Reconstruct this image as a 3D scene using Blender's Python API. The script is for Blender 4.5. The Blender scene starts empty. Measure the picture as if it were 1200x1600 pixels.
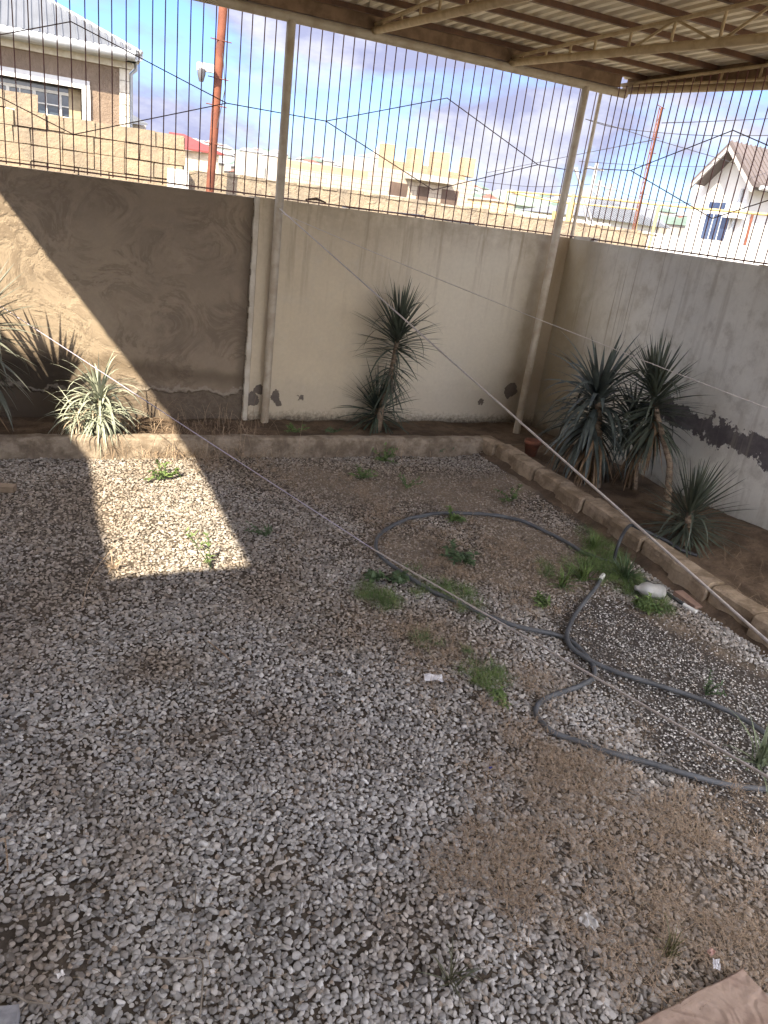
import bpy, math, random
import numpy as np
from mathutils import Vector, Matrix, noise
random.seed(7); rng = np.random.default_rng(11)
S = bpy.context.scene
COL = S.collection

# ------------------------------------------------------------------ camera
FPX, CAMZ = 1186.4, 2.2
RGT = Vector((0.91732391, -0.37843905, 0.1236961))
UPV = Vector((0.03564344, 0.38749507, 0.92118246))
FWD = Vector((0.39654304, 0.84061374, -0.36894736))
cam_d = bpy.data.cameras.new('camera'); cam = bpy.data.objects.new('camera', cam_d); COL.objects.link(cam)
M = Matrix((RGT, UPV, -FWD)).transposed().to_4x4(); M.translation = Vector((0, 0, CAMZ)); cam.matrix_world = M
cam_d.sensor_fit = 'HORIZONTAL'; cam_d.sensor_width = 36; cam_d.lens = FPX / 1200 * 36
cam_d.clip_start = 0.05; cam_d.clip_end = 3000
S.camera = cam
S.render.resolution_x, S.render.resolution_y = 768, 1024

# ------------------------------------------------------------------ sun and sky
SUN = Vector((1.0, 1.1, -1.347)).normalized()          # the way the light travels
sl = bpy.data.lights.new('sun', 'SUN'); sl.energy = 5.0; sl.angle = math.radians(0.6); sl.color = (1.0, 0.87, 0.68)
so = bpy.data.objects.new('sun', sl); COL.objects.link(so); so.rotation_euler = SUN.to_track_quat('-Z', 'Y').to_euler()
W = bpy.data.worlds.new('World'); S.world = W; W.use_nodes = True
nt = W.node_tree; nt.nodes.clear()
def wn(t, **k):
    n = nt.nodes.new(t)
    for a, b in k.items(): setattr(n, a, b)
    return n
sky = wn('ShaderNodeTexSky', sky_type='NISHITA', sun_disc=False)
sky.sun_elevation = math.asin(-SUN.z); sky.sun_rotation = math.atan2(-SUN.x, -SUN.y)
sky.air_density = 1.0; sky.dust_density = 0.6; sky.ozone_density = 1.6
tc = wn('ShaderNodeTexCoord'); mp = wn('ShaderNodeMapping'); mp.inputs['Scale'].default_value = (1.0, 1.0, 2.3)
mp.inputs['Location'].default_value = (0.35, 0.1, 0.2)
n1 = wn('ShaderNodeTexNoise'); n1.inputs['Scale'].default_value = 2.6; n1.inputs['Detail'].default_value = 9; n1.inputs['Roughness'].default_value = .56; n1.inputs['Distortion'].default_value = .15
n2 = wn('ShaderNodeTexNoise'); n2.inputs['Scale'].default_value = 5.5; n2.inputs['Detail'].default_value = 7; n2.inputs['Roughness'].default_value = .6
r1 = wn('ShaderNodeValToRGB'); r1.color_ramp.elements[0].position = .42; r1.color_ramp.elements[1].position = .53
r2 = wn('ShaderNodeValToRGB'); r2.color_ramp.elements[0].position = .46; r2.color_ramp.elements[1].position = .68
r2.color_ramp.elements[0].color = (1.75, 1.85, 2.75, 1); r2.color_ramp.elements[1].color = (3.6, 3.6, 3.9, 1)
mx = wn('ShaderNodeMix', data_type='RGBA'); bg = wn('ShaderNodeBackground'); out = wn('ShaderNodeOutputWorld')
L = nt.links.new
L(tc.outputs['Generated'], mp.inputs[0]); L(mp.outputs[0], n1.inputs['Vector']); L(mp.outputs[0], n2.inputs['Vector'])
L(n1.outputs['Fac'], r1.inputs[0]); L(n2.outputs['Fac'], r2.inputs[0])
dot = wn('ShaderNodeVectorMath', operation='DOT_PRODUCT'); L(tc.outputs['Generated'], dot.inputs[0]); dot.inputs[1].default_value = tuple(-SUN)
gain = wn('ShaderNodeMapRange', interpolation_type='SMOOTHSTEP'); L(dot.outputs['Value'], gain.inputs[0])
gain.inputs[1].default_value = -.1; gain.inputs[2].default_value = 1; gain.inputs[3].default_value = 1; gain.inputs[4].default_value = 9.5   # extra cloud glow round the sun, added as fill for the shade
cg0 = wn('ShaderNodeVectorMath', operation='SCALE'); L(r2.outputs[0], cg0.inputs[0]); L(gain.outputs[0], cg0.inputs['Scale'])
warm = wn('ShaderNodeMapRange', interpolation_type='SMOOTHSTEP'); L(dot.outputs['Value'], warm.inputs[0]); warm.inputs[1].default_value = -.3; warm.inputs[2].default_value = .6
wc = wn('ShaderNodeMix', data_type='RGBA'); L(warm.outputs[0], wc.inputs[0]); wc.inputs[6].default_value = (1, 1, 1, 1); wc.inputs[7].default_value = (1.06, 1.0, .80, 1)
cg = wn('ShaderNodeVectorMath', operation='MULTIPLY'); L(cg0.outputs[0], cg.inputs[0]); L(wc.outputs[2], cg.inputs[1])
L(r1.outputs[0], mx.inputs[0]); skm = wn('ShaderNodeMix', data_type='RGBA', blend_type='MULTIPLY'); skm.inputs[0].default_value = 1; L(sky.outputs[0], skm.inputs[6]); skm.inputs[7].default_value = (.50, .64, 1.0, 1); L(skm.outputs[2], mx.inputs[6]); L(cg.outputs[0], mx.inputs[7])
L(mx.outputs[2], bg.inputs[0]); bg.inputs[1].default_value = 0.097; L(bg.outputs[0], out.inputs[0])
S.view_settings.view_transform = 'Standard'; S.view_settings.look = 'None'; S.view_settings.gamma = 1
S.view_settings.exposure = 1.74
S.render.engine = 'CYCLES'; S.cycles.max_bounces = 8; S.cycles.diffuse_bounces = 5

# ------------------------------------------------------------------ measuring helpers
CP = Vector((0, 0, CAMZ))
def ray(x, y): return (FWD * FPX + RGT * (x - 600) + UPV * (800 - y)).normalized()
def atY(x, y, Y): d = ray(x, y); return CP + d * (Y / d.y)
def atX(x, y, X): d = ray(x, y); return CP + d * (X / d.x)
def atZ(x, y, Z=0.0): d = ray(x, y); return CP + d * ((Z - CAMZ) / d.z)

# ------------------------------------------------------------------ mesh builder
class MB:
    def __init__(s): s.v = []; s.f = []; s.sm = []
    def add(s, vs, fs, smooth=False):
        o = len(s.v); s.v.extend([tuple(v) for v in vs]); s.f.extend([tuple(i + o for i in f) for f in fs]); s.sm.extend([smooth] * len(fs)); return s
    def box(s, a, b, jit=0.0):
        x0, y0, z0 = a; x1, y1, z1 = b
        vs = [(x0,y0,z0),(x1,y0,z0),(x1,y1,z0),(x0,y1,z0),(x0,y0,z1),(x1,y0,z1),(x1,y1,z1),(x0,y1,z1)]
        if jit: vs = [tuple(c + random.uniform(-jit, jit) for c in v) for v in vs]
        return s.add(vs, [(0,3,2,1),(4,5,6,7),(0,1,5,4),(1,2,6,5),(2,3,7,6),(3,0,4,7)])
    def obox(s, c, ax, ay, az):                  # centre and three half vectors
        c, ax, ay, az = map(Vector, (c, ax, ay, az))
        vs = [c+ax*i+ay*j+az*k for i, j, k in [(-1,-1,-1),(1,-1,-1),(1,1,-1),(-1,1,-1),(-1,-1,1),(1,-1,1),(1,1,1),(-1,1,1)]]
        return s.add(vs, [(0,3,2,1),(4,5,6,7),(0,1,5,4),(1,2,6,5),(2,3,7,6),(3,0,4,7)])
    def tube(s, pts, r, n=8, cap=True, smooth=True):
        pts = [Vector(p) for p in pts]; N = len(pts); rr = r if hasattr(r, '__len__') else [r] * N
        vs = []; prev = None
        for i, p in enumerate(pts):
            t = (pts[min(i+1, N-1)] - pts[max(i-1, 0)]).normalized()
            if prev is None:
                a = Vector((0, 0, 1)) if abs(t.z) < .9 else Vector((1, 0, 0)); u = t.cross(a).normalized()
            else: u = (prev - t * prev.dot(t)).normalized()
            prev = u; w = t.cross(u)
            for k in range(n):
                an = 2 * math.pi * k / n; vs.append(p + (u * math.cos(an) + w * math.sin(an)) * rr[i])
        fs = [(i*n+k, i*n+(k+1) % n, (i+1)*n+(k+1) % n, (i+1)*n+k) for i in range(N-1) for k in range(n)]
        s.add(vs, fs, smooth)
        if cap: s.add(vs[:n][::-1], [tuple(range(n))]); s.add(vs[-n:], [tuple(range(n))])
        return s
    def prism(s, poly, ext):                     # polygon of points pushed along ext
        a = [Vector(p) for p in poly]; e = Vector(ext); n = len(a)
        return s.add(a + [p + e for p in a], [tuple(range(n))[::-1], tuple(range(n, 2*n))] + [(i, (i+1) % n, (i+1) % n + n, i+n) for i in range(n)])
    def leaf(s, base, d, length, w, droop=0.0, n=5, fold=.25, taper=None, twist=0.0):
        p = Vector(base); d = Vector(d).normalized(); step = length / n; vs = []
        side = d.cross(Vector((0, 0, 1)))
        if side.length < .05: side = Vector((random.uniform(-1, 1), random.uniform(-1, 1), 0))
        side.normalize(); side = Matrix.Rotation(twist, 3, d) @ side
        for i in range(n + 1):
            t = i / n; ww = w * (.62 + .38 * math.sin(min(t*2.2, 1) * math.pi / 2)) * (1 - t ** 2.2) * .5 + .0006
            nrm = side.cross(d).normalized()
            vs += [p - side * ww + nrm * ww * fold, p, p + side * ww + nrm * ww * fold]
            p = p + d * step; d = (d + Vector((0, 0, -1)) * droop / n * (1 + t)).normalized()
        fs = []
        for i in range(n):
            a = 3 * i; fs += [(a, a+1, a+4, a+3), (a+1, a+2, a+5, a+4)]
        return s.add(vs, fs, True)
    def build(s, name, m=None, parent=None):
        me = bpy.data.meshes.new(name); me.from_pydata(s.v, [], s.f); me.update()
        if len(s.sm) == len(me.polygons): me.polygons.foreach_set('use_smooth', s.sm)
        o = bpy.data.objects.new(name, me); COL.objects.link(o)
        if m: me.materials.append(m)
        if parent:
            o.parent = parent
            pw = Vector((0, 0, 0)); q = parent
            while q: pw += q.location; q = q.parent
            me.transform(Matrix.Translation(-pw))
        return o
def tag(o, label=None, cat=None, group=None, kind=None):
    if label: o['label'] = label
    if cat: o['category'] = cat
    if group: o['group'] = group
    if kind: o['kind'] = kind
    return o
def thing(name, loc, label, cat, group=None):
    o = bpy.data.objects.new(name, None); COL.objects.link(o); o.location = loc; o.empty_display_size = .1
    return tag(o, label, cat, group)
def recentre(o):                                  # origin of a one-mesh thing to the foot of its mesh
    me = o.data; n = len(me.vertices); a = np.empty(n * 3); me.vertices.foreach_get('co', a); a = a.reshape(-1, 3)
    c = Vector(((a[:,0].min()+a[:,0].max())/2, (a[:,1].min()+a[:,1].max())/2, a[:,2].min())); me.transform(Matrix.Translation(-c)); o.location = c; return o
def one(mb, name, m, label, cat, group=None): return tag(recentre(mb.build(name, m)), label, cat, group)

# ------------------------------------------------------------------ node material helper
class NM:
    def __init__(s, name, rough=.85, spec=.3):
        s.m = bpy.data.materials.new(name); s.m.use_nodes = True; s.t = s.m.node_tree; s.b = s.t.nodes['Principled BSDF']
        s.b.inputs['Roughness'].default_value = rough; s.b.inputs['Specular IOR Level'].default_value = spec
        s.pos = s.t.nodes.new('ShaderNodeNewGeometry').outputs['Position']; s.h = None
    def inp(s, sock, v):
        if hasattr(v, 'default_value') or hasattr(v, 'links'): s.t.links.new(v, sock)
        else: sock.default_value = v if not isinstance(v, tuple) or len(v) != 3 or sock.type != 'RGBA' else (*v, 1)
    def math(s, op, a, b=0.0, clamp=False):
        n = s.t.nodes.new('ShaderNodeMath'); n.operation = op; n.use_clamp = clamp; s.inp(n.inputs[0], a); s.inp(n.inputs[1], b); return n.outputs[0]
    def map(s, scale=(1,1,1), loc=(0,0,0), rot=(0,0,0), src=None):
        n = s.t.nodes.new('ShaderNodeMapping'); s.t.links.new(src or s.pos, n.inputs[0])
        n.inputs['Scale'].default_value = scale; n.inputs['Location'].default_value = loc; n.inputs['Rotation'].default_value = rot; return n.outputs[0]
    def noise(s, scale, detail=5, rough=.55, dist=0.0, vec=None):
        n = s.t.nodes.new('ShaderNodeTexNoise'); s.t.links.new(vec or s.pos, n.inputs['Vector'])
        n.inputs['Scale'].default_value = scale; n.inputs['Detail'].default_value = detail; n.inputs['Roughness'].default_value = rough; n.inputs['Distortion'].default_value = dist
        return n.outputs['Fac']
    def voro(s, scale, vec=None, feature='F1', out='Distance'):
        n = s.t.nodes.new('ShaderNodeTexVoronoi'); n.feature = feature; s.t.links.new(vec or s.pos, n.inputs['Vector']); n.inputs['Scale'].default_value = scale; return n.outputs[out]
    def sstep(s, v, a, b):
        n = s.t.nodes.new('ShaderNodeMapRange'); n.interpolation_type = 'SMOOTHSTEP'; s.inp(n.inputs[0], v)
        if a <= b: n.inputs[1].default_value = a; n.inputs[2].default_value = b
        else: n.inputs[1].default_value = b; n.inputs[2].default_value = a; n.inputs[3].default_value = 1; n.inputs[4].default_value = 0
        return n.outputs[0]
    def mix(s, f, a, b):
        n = s.t.nodes.new('ShaderNodeMix'); n.data_type = 'RGBA'; s.inp(n.inputs[0], f); s.inp(n.inputs[6], a); s.inp(n.inputs[7], b); return n.outputs[2]
    def mulc(s, a, f):                            # colour times a grey factor
        n = s.t.nodes.new('ShaderNodeMix'); n.data_type = 'RGBA'; n.blend_type = 'MULTIPLY'; n.inputs[0].default_value = 1; s.inp(n.inputs[6], a); s.inp(n.inputs[7], f); return n.outputs[2]
    def rng(s, v, lo, hi):                        # 0..1 to lo..hi
        n = s.t.nodes.new('ShaderNodeMapRange'); s.inp(n.inputs[0], v); n.inputs[3].default_value = lo; n.inputs[4].default_value = hi; return n.outputs[0]
    def xyz(s):
        n = s.t.nodes.new('ShaderNodeSeparateXYZ'); s.t.links.new(s.pos, n.inputs[0]); return n.outputs
    def blob(s, c, rad, warp, amp=1.0):           # 1 inside an uneven patch round c
        n = s.t.nodes.new('ShaderNodeVectorMath'); n.operation = 'DISTANCE'; s.t.links.new(s.pos, n.inputs[0]); n.inputs[1].default_value = c
        d = s.math('ADD', n.outputs['Value'], s.math('MULTIPLY', s.math('SUBTRACT', warp, .5), amp)); return s.sstep(d, rad, rad * .93)
    def color(s, c): s.inp(s.b.inputs['Base Color'], c); return s
    def bump(s, h, strength=.5, dist=.01):
        n = s.t.nodes.new('ShaderNodeBump'); n.inputs['Strength'].default_value = strength; n.inputs['Distance'].default_value = dist
        s.t.links.new(h, n.inputs['Height'])
        if s.h: s.t.links.new(s.h, n.inputs['Normal'])
        s.h = n.outputs[0]; s.t.links.new(s.h, s.b.inputs['Normal']); return s
def simple(name, c1, c2=None, scale=6, rough=.8, spec=.3, bump=0, bscale=40, bdist=.004, metal=0, var=True):
    k = NM(name, rough, spec); c2 = c2 or tuple(x * .7 for x in c1)
    k.color(k.mix(k.sstep(k.noise(scale, 6, .6), .35, .65), c1, c2)); k.b.inputs['Metallic'].default_value = metal
    if bump: k.bump(k.noise(bscale, 5), bump, bdist)
    return k.m

# ------------------------------------------------------------------ materials
D, RX, ZW = 7.211, 5.149, 2.150                  # back wall, right wall, wall top
def mat_cream():
    k = NM('cream_wall_paint', .82); x, y, z = k.xyz()
    n = k.noise(1.6, 7, .6); n2 = k.noise(5, 6, .65); nf = k.noise(28, 6, .7)
    c = k.mix(k.sstep(n, .35, .7), (.62, .535, .385), (.54, .465, .34))
    c = k.mix(k.math('MULTIPLY', k.sstep(n2, .5, .75), .35), c, (.56, .52, .43))
    lf = k.sstep(x, 2.6, 4.0); c = k.mix(k.math('MULTIPLY', lf, .6), c, (.63, .60, .51))
    st = k.noise(1, 5, .6, vec=k.map((13, 3, .9)))                  # streaks running down from the top
    c = k.mix(k.math('MULTIPLY', k.sstep(st, .5, .72), k.math('MULTIPLY', k.sstep(z, .9, 2.1), .55)), c, (.25, .19, .12))
    top = k.math('MULTIPLY', k.sstep(z, 1.75, 2.15), k.sstep(n2, .3, .65)); c = k.mix(k.math('MULTIPLY', top, .5), c, (.30, .235, .15))
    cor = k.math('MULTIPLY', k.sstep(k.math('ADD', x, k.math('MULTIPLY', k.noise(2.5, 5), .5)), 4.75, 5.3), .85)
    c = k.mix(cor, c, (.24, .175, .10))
    pale = k.math('MULTIPLY', k.sstep(k.math('ADD', z, k.math('MULTIPLY', n2, .5)), .85, .6), .35); c = k.mix(pale, c, (.44, .39, .31))
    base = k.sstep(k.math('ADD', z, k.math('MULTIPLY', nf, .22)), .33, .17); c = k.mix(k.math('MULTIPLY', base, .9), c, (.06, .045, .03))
    w = k.noise(9, 6, .65)
    peel = k.blob((4.77, D, .475), .085, w, .16)
    for cx, cz, r in ((1.80, .33, .075), (1.86, .40, .05), (2.02, .36, .055), (2.07, .29, .05), (2.30, .33, .05), (4.42, .33, .04), (1.75, .27, .04)):
        peel = k.math('MAXIMUM', peel, k.blob((cx, D - .03, cz), r, w, .17))
    c = k.mix(peel, c, k.mix(nf, (.11, .09, .075), (.19, .16, .13)))
    c = k.mulc(c, k.rng(nf, .86, 1.1)); k.color(c)
    k.bump(k.math('SUBTRACT', k.math('MULTIPLY', k.noise(3, 3), 2.0), k.math('MULTIPLY', peel, 1.0)), .6, .012); k.bump(k.noise(45, 6, .7), .35, .004); return k.m
def mat_brown():
    k = NM('brown_render_wall', .9); x, y, z = k.xyz()
    wv = k.noise(1.1, 2, .5, vec=k.map((1.3, 1, 1.3))); sw = k.noise(1.9, 6, .62, 1.6, vec=k.map((1, 1, 1.15)))
    swirl = k.math('SINE', k.math('MULTIPLY', sw, 34)); fine = k.noise(26, 6, .7)
    msk = k.sstep(k.noise(2.0, 3), .36, .54)
    c = k.mix(k.sstep(wv, .35, .65), (.285, .23, .165), (.23, .185, .135))
    c = k.mix(k.math('MULTIPLY', k.math('MULTIPLY', k.sstep(swirl, .2, 1.), msk), .45), c, (.135, .10, .07))
    c = k.mix(k.math('MULTIPLY', k.math('MULTIPLY', k.sstep(swirl, -.4, -1.), msk), .35), c, (.33, .265, .19))
    c = k.mix(k.math('MULTIPLY', k.sstep(k.noise(3.2, 5, .6), .5, .7), .3), c, (.36, .29, .21))
    edge = k.sstep(k.math('ADD', x, k.math('MULTIPLY', fine, .12)), 1.66, 1.76); c = k.mix(k.math('MULTIPLY', edge, .55), c, (.09, .07, .05))
    top = k.math('MULTIPLY', k.sstep(z, 1.7, 2.15), .3); c = k.mix(top, c, (.17, .13, .09))
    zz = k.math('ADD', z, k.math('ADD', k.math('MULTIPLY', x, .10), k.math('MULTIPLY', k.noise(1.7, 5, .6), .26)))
    line = k.math('MULTIPLY', k.sstep(zz, .90, .80), k.sstep(zz, .62, .80)); c = k.mix(k.math('MULTIPLY', line, .6), c, (.095, .07, .045))
    wet_shade = k.math('MULTIPLY', k.sstep(x, .40, .10), k.sstep(zz, .84, .70)); c = k.mix(k.math('MULTIPLY', wet_shade, .9), c, (.034, .026, .019))  # damp at the far left, with the roof's shade painted into its colour
    low = k.sstep(zz, .70, .62); c = k.mix(k.math('MULTIPLY', k.math('MULTIPLY', low, .85), k.math('SUBTRACT', 1, wet_shade)), c, k.mix(k.sstep(fine, .4, .6), (.13, .105, .08), (.21, .175, .135)))
    zz2 = k.math('ADD', z, k.math('MULTIPLY', k.noise(5, 6, .65), .30)); rimm = k.math('MULTIPLY', k.sstep(zz2, .55, .53), k.sstep(zz2, .50, .53))
    c = k.mix(k.math('MULTIPLY', rimm, .55), c, (.36, .32, .26)); brk = k.sstep(zz2, .51, .49)
    c = k.mix(k.math('MULTIPLY', brk, .6), c, (.12, .092, .065))
    c = k.mulc(c, k.rng(fine, .86, 1.12)); k.color(c)
    k.bump(k.math('SUBTRACT', k.math('MULTIPLY', k.math('MULTIPLY', swirl, msk), .35), k.math('MULTIPLY', brk, 2.0)), .8, .009)
    k.bump(k.noise(40, 7, .75), .45, .004); return k.m
def mat_pale():
    k = NM('pale_wall_paint', .82); x, y, z = k.xyz()
    n = k.noise(1.3, 7, .6); n2 = k.noise(6, 7, .68); nf = k.noise(30, 6, .7)
    c = k.mix(k.sstep(n, .35, .68), (.74, .73, .66), (.62, .615, .56))
    c = k.mix(k.math('MULTIPLY', k.sstep(n2, .46, .70), .7), c, (.45, .43, .37))
    st = k.noise(1, 3, .5, vec=k.map((1, 30, .55)))
    c = k.mix(k.math('MULTIPLY', k.sstep(st, .60, .68), k.math('MULTIPLY', k.sstep(y, 4.9, 6.4), k.math('MULTIPLY', k.sstep(z, .75, 1.7), .75))), c, (.13, .10, .07))
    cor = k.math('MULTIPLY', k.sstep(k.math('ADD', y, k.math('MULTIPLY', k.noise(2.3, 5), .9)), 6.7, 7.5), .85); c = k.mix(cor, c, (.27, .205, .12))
    yel = k.math('MULTIPLY', k.sstep(k.math('ADD', y, k.math('MULTIPLY', n2, 1.2)), 5.7, 7.2), .5); c = k.mix(yel, c, (.45, .39, .27))
    low = k.math('MULTIPLY', k.sstep(k.math('ADD', z, k.math('MULTIPLY', n2, .3)), .62, .4), .45); c = k.mix(low, c, (.38, .375, .33))
    dirt = k.sstep(k.math('ADD', z, k.math('MULTIPLY', n2, .32)), .40, .24); c = k.mix(k.math('MULTIPLY', dirt, .8), c, (.16, .12, .085))
    w = k.noise(5, 7, .65); zw = k.math('ADD', z, k.math('MULTIPLY', k.math('SUBTRACT', w, .5), .55))
    zc = k.math('ABSOLUTE', k.math('SUBTRACT', zw, .80)); band = k.math('MULTIPLY', k.sstep(zc, .105, .095), k.sstep(k.math('ADD', y, k.math('MULTIPLY', w, .4)), 5.55, 5.5))
    halo = k.math('MULTIPLY', k.sstep(zc, .21, .17), k.sstep(y, 5.5, 5.3)); c = k.mix(k.math('MULTIPLY', k.math('MULTIPLY', halo, k.sstep(nf, .4, .6)), .7), c, (.60, .58, .52))
    c = k.mix(band, c, k.mix(k.sstep(n2, .35, .65), (.10, .09, .095), (.17, .155, .155)))
    drip = k.noise(1, 4, .6, vec=k.map((1, 9, .8), (0, 5, 1))); c = k.mix(k.math('MULTIPLY', k.sstep(drip, .52, .70), .45), c, (.36, .33, .27))
    cr = k.math('MULTIPLY', k.sstep(k.noise(1, 6, .7, vec=k.map((1, 7, 1.6), (0, 2, 0))), .66, .70), k.sstep(y, 4.4, 4.0)); c = k.mix(k.math('MULTIPLY', cr, .7), c, (.2, .14, .08))
    c = k.mulc(c, k.rng(nf, .88, 1.08)); k.color(c)
    k.bump(k.math('SUBTRACT', k.math('MULTIPLY', k.noise(3, 3), 1.6), k.math('MULTIPLY', band, 1.2)), .6, .012); k.bump(k.noise(45, 6, .7), .35, .004); return k.m
def mat_blocks(name, c1, c2, mortar, bw, bh, axis='x', off=(0, 0, 0), bump=.8):
    k = NM(name, .9); n = k.t.nodes.new('ShaderNodeTexBrick')
    rot = (math.radians(90), 0, 0) if axis == 'x' else (math.radians(90), 0, math.radians(90))
    sp = k.t.nodes.new('ShaderNodeSeparateXYZ'); k.t.links.new(k.pos, sp.inputs[0]); cb = k.t.nodes.new('ShaderNodeCombineXYZ')
    k.t.links.new(k.math('ADD', sp.outputs[0 if axis == 'x' else 1], off[0]), cb.inputs[0]); k.t.links.new(k.math('ADD', sp.outputs[2], off[2]), cb.inputs[1])
    wob = k.t.nodes.new('ShaderNodeVectorMath'); wob.operation = 'ADD'; k.t.links.new(cb.outputs[0], wob.inputs[0])
    wv = k.t.nodes.new('ShaderNodeVectorMath'); wv.operation = 'SCALE'; wv.inputs['Scale'].default_value = .035
    nn = k.t.nodes.new('ShaderNodeTexNoise'); k.t.links.new(k.pos, nn.inputs['Vector']); nn.inputs['Scale'].default_value = 5
    k.t.links.new(nn.outputs['Color'], wv.inputs[0]); k.t.links.new(wv.outputs[0], wob.inputs[1]); k.t.links.new(wob.outputs[0], n.inputs['Vector'])
    n.inputs['Scale'].default_value = 1; n.inputs['Brick Width'].default_value = bw; n.inputs['Row Height'].default_value = bh
    n.inputs['Mortar Size'].default_value = bh * .07; n.inputs['Mortar Smooth'].default_value = .3; n.inputs['Bias'].default_value = 0
    for i, c in ((1, c1), (2, c2), (3, mortar)): n.inputs[i].default_value = (*c, 1)
    c = k.mulc(n.outputs['Color'], k.rng(k.noise(9, 6, .7), .7, 1.25)); k.color(c)
    k.bump(k.math('SUBTRACT', k.math('MULTIPLY', k.noise(12, 6, .7), .8), n.outputs['Fac']), bump, .02); return k.m
def mat_rough_wall():                              # the neighbour's smeared limestone wall
    k = NM('rough_mortared_wall', .92); n = k.noise(3, 7, .65, .8); nf = k.noise(14, 7, .7)
    c = k.mix(k.sstep(n, .38, .64), (.27, .22, .155), (.20, .168, .128)); c = k.mulc(c, k.rng(nf, .75, 1.2)); k.color(c)
    k.bump(k.noise(4.5, 8, .65, 1.2), 1.0, .05); return k.m
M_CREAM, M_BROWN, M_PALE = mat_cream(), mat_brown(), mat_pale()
M_TRIM = simple('white_trim_plaster', (.60, .56, .47), (.48, .43, .34), 8, .8, bump=.5)
M_POST = simple('cream_post_paint', (.46, .40, .30), (.38, .32, .24), 14, .5, .4, bump=.2)
M_POSTD = simple('rubbed_post_paint', (.47, .42, .33), (.36, .30, .22), 7, .5, .4, bump=.15, bscale=60)
M_CHORD = simple('cream_truss_paint', (.50, .40, .25), (.38, .29, .17), 12, .5, .4)
M_PURLIN = simple('brown_primer_steel', (.12, .062, .034), (.08, .042, .026), 9, .6, .3)
M_WOOD = simple('brown_wood', (.24, .16, .10), (.15, .10, .06), 10, .8, bump=.4)
M_BAR = simple('maroon_fence_paint', (.13, .045, .04), (.09, .035, .03), 20, .5, .4)
M_SLAT = simple('grey_fence_rod', (.11, .075, .06), (.07, .045, .04), 20, .5, .4)
def mat_corr():
    k = NM('stained_corrugated_sheet', .75); n = k.noise(1.6, 6, .6, vec=k.map((5, .7, 1))); n2 = k.noise(3.5, 6, .6)
    c = k.mix(k.sstep(n, .4, .68), (.78, .73, .62), (.60, .53, .41)); c = k.mix(k.math('MULTIPLY', k.sstep(n2, .55, .72), .6), c, (.55, .38, .17)); k.color(c); k.bump(k.noise(50, 4), .2, .003); return k.m
M_CORR = mat_corr()
M_CURB = (lambda k: (k.color(k.mulc(k.mix(k.sstep(k.noise(6, 7, .65), .38, .62), (.30, .25, .19), (.16, .125, .09)), k.rng(k.noise(50, 5, .7), .75, 1.25))), k.bump(k.noise(16, 8, .7), .9, .02), k.m)[-1])(NM('worn_concrete_curb', .92))
M_BLOCKC = (lambda k: (k.color(k.mulc(k.mix(k.sstep(k.noise(5, 7, .65), .36, .62), (.38, .30, .215), (.20, .15, .10)), k.rng(k.noise(45, 5, .7), .7, 1.3))), k.bump(k.noise(20, 8, .7), .9, .02), k.m)[-1])(NM('limestone_curb_block', .92))
M_SOIL = (lambda k: (k.color(k.mulc(k.mix(k.sstep(k.noise(4, 7, .65), .36, .64), (.17, .12, .08), (.085, .06, .04)), k.rng(k.noise(60, 5, .7), .6, 1.4))), k.bump(k.noise(14, 9, .72), 1., .04), k.m)[-1])(NM('brown_soil', .95))

# ------------------------------------------------------------------ yard zones, used by the ground and by what lies on it
def zone(defs): return [(atZ(x, y).x, atZ(x, y).y, r, w) for x, y, r, w in defs]
DRY = zone([(830,1190,.22,1),(900,1250,.26,1),(850,1310,.26,1.1),(930,1340,.26,1.1),(870,1400,.2,.9),(960,1430,.22,1.1),(1050,1400,.3,1.1),(1130,1340,.3,1),(1150,1450,.25,1),(760,1180,.2,.8),(730,1310,.18,.7),(680,1390,.12,.5),
            (920,1480,.14,1),(1060,1480,.18,1),(1180,1260,.2,.8),(1000,1300,.2,.9),(1190,1400,.2,1),(900,1150,.12,.4),(1000,1150,.14,.8),(830,1360,.14,.7),
            (640,1010,.3,.6),(560,960,.25,.5),(740,1100,.25,.55),(560,800,.4,.45),(460,750,.4,.45),(380,740,.3,.55),(330,720,.3,.6),(480,860,.3,.5),(700,760,.4,.55),(800,860,.4,.6),(760,900,.35,.55),(640,830,.3,.7),(870,800,.3,.6),(700,880,.3,.5),(860,960,.3,.5),(560,745,.3,.5),(700,990,.25,.6),(820,1060,.2,.6)])
DARK = zone([(960,990,.35,1),(1020,1030,.35,1),(1080,1060,.35,1),(1150,1110,.3,1),(1060,1130,.2,.9),(1100,1170,.22,1),(1190,1190,.2,1),(1190,1100,.3,1),(930,1060,.15,.5),(1150,1230,.2,.7),(940,960,.2,.7),(1200,1290,.15,.6)])
SOILZ = zone([(560,770,.45,.6),(690,760,.5,.7),(760,800,.4,.7),(640,860,.35,.8),(480,740,.4,.5),(840,850,.35,.9),(900,900,.3,.9),(780,900,.35,.6),(560,950,.25,.4),(700,1000,.3,.5),(800,760,.3,.9),(930,860,.3,1),(1000,960,.1,.7),(1060,985,.12,1),(1120,1025,.12,1),(1180,1060,.12,1),(1030,955,.1,.9),(860,1180,.2,.5),(1100,1420,.4,.5)])
GRN = zone([(640,925,.22,1),(600,930,.18,.9),(700,930,.15,.9),(730,960,.14,.7),(710,1020,.2,.7),(740,1050,.16,.8),(690,1000,.15,.6),(900,905,.2,1),(870,895,.16,.9),(960,900,.22,1.1),(980,920,.2,1),(930,850,.2,.9),(1000,890,.2,.9),(1015,950,.14,1.1),(940,870,.2,.9),(880,830,.12,.4),(700,800,.12,.4),(720,860,.14,.5),(780,1075,.1,.7),(650,895,.1,.6),(560,1000,.15,.3),(240,740,.08,.4)])
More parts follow.
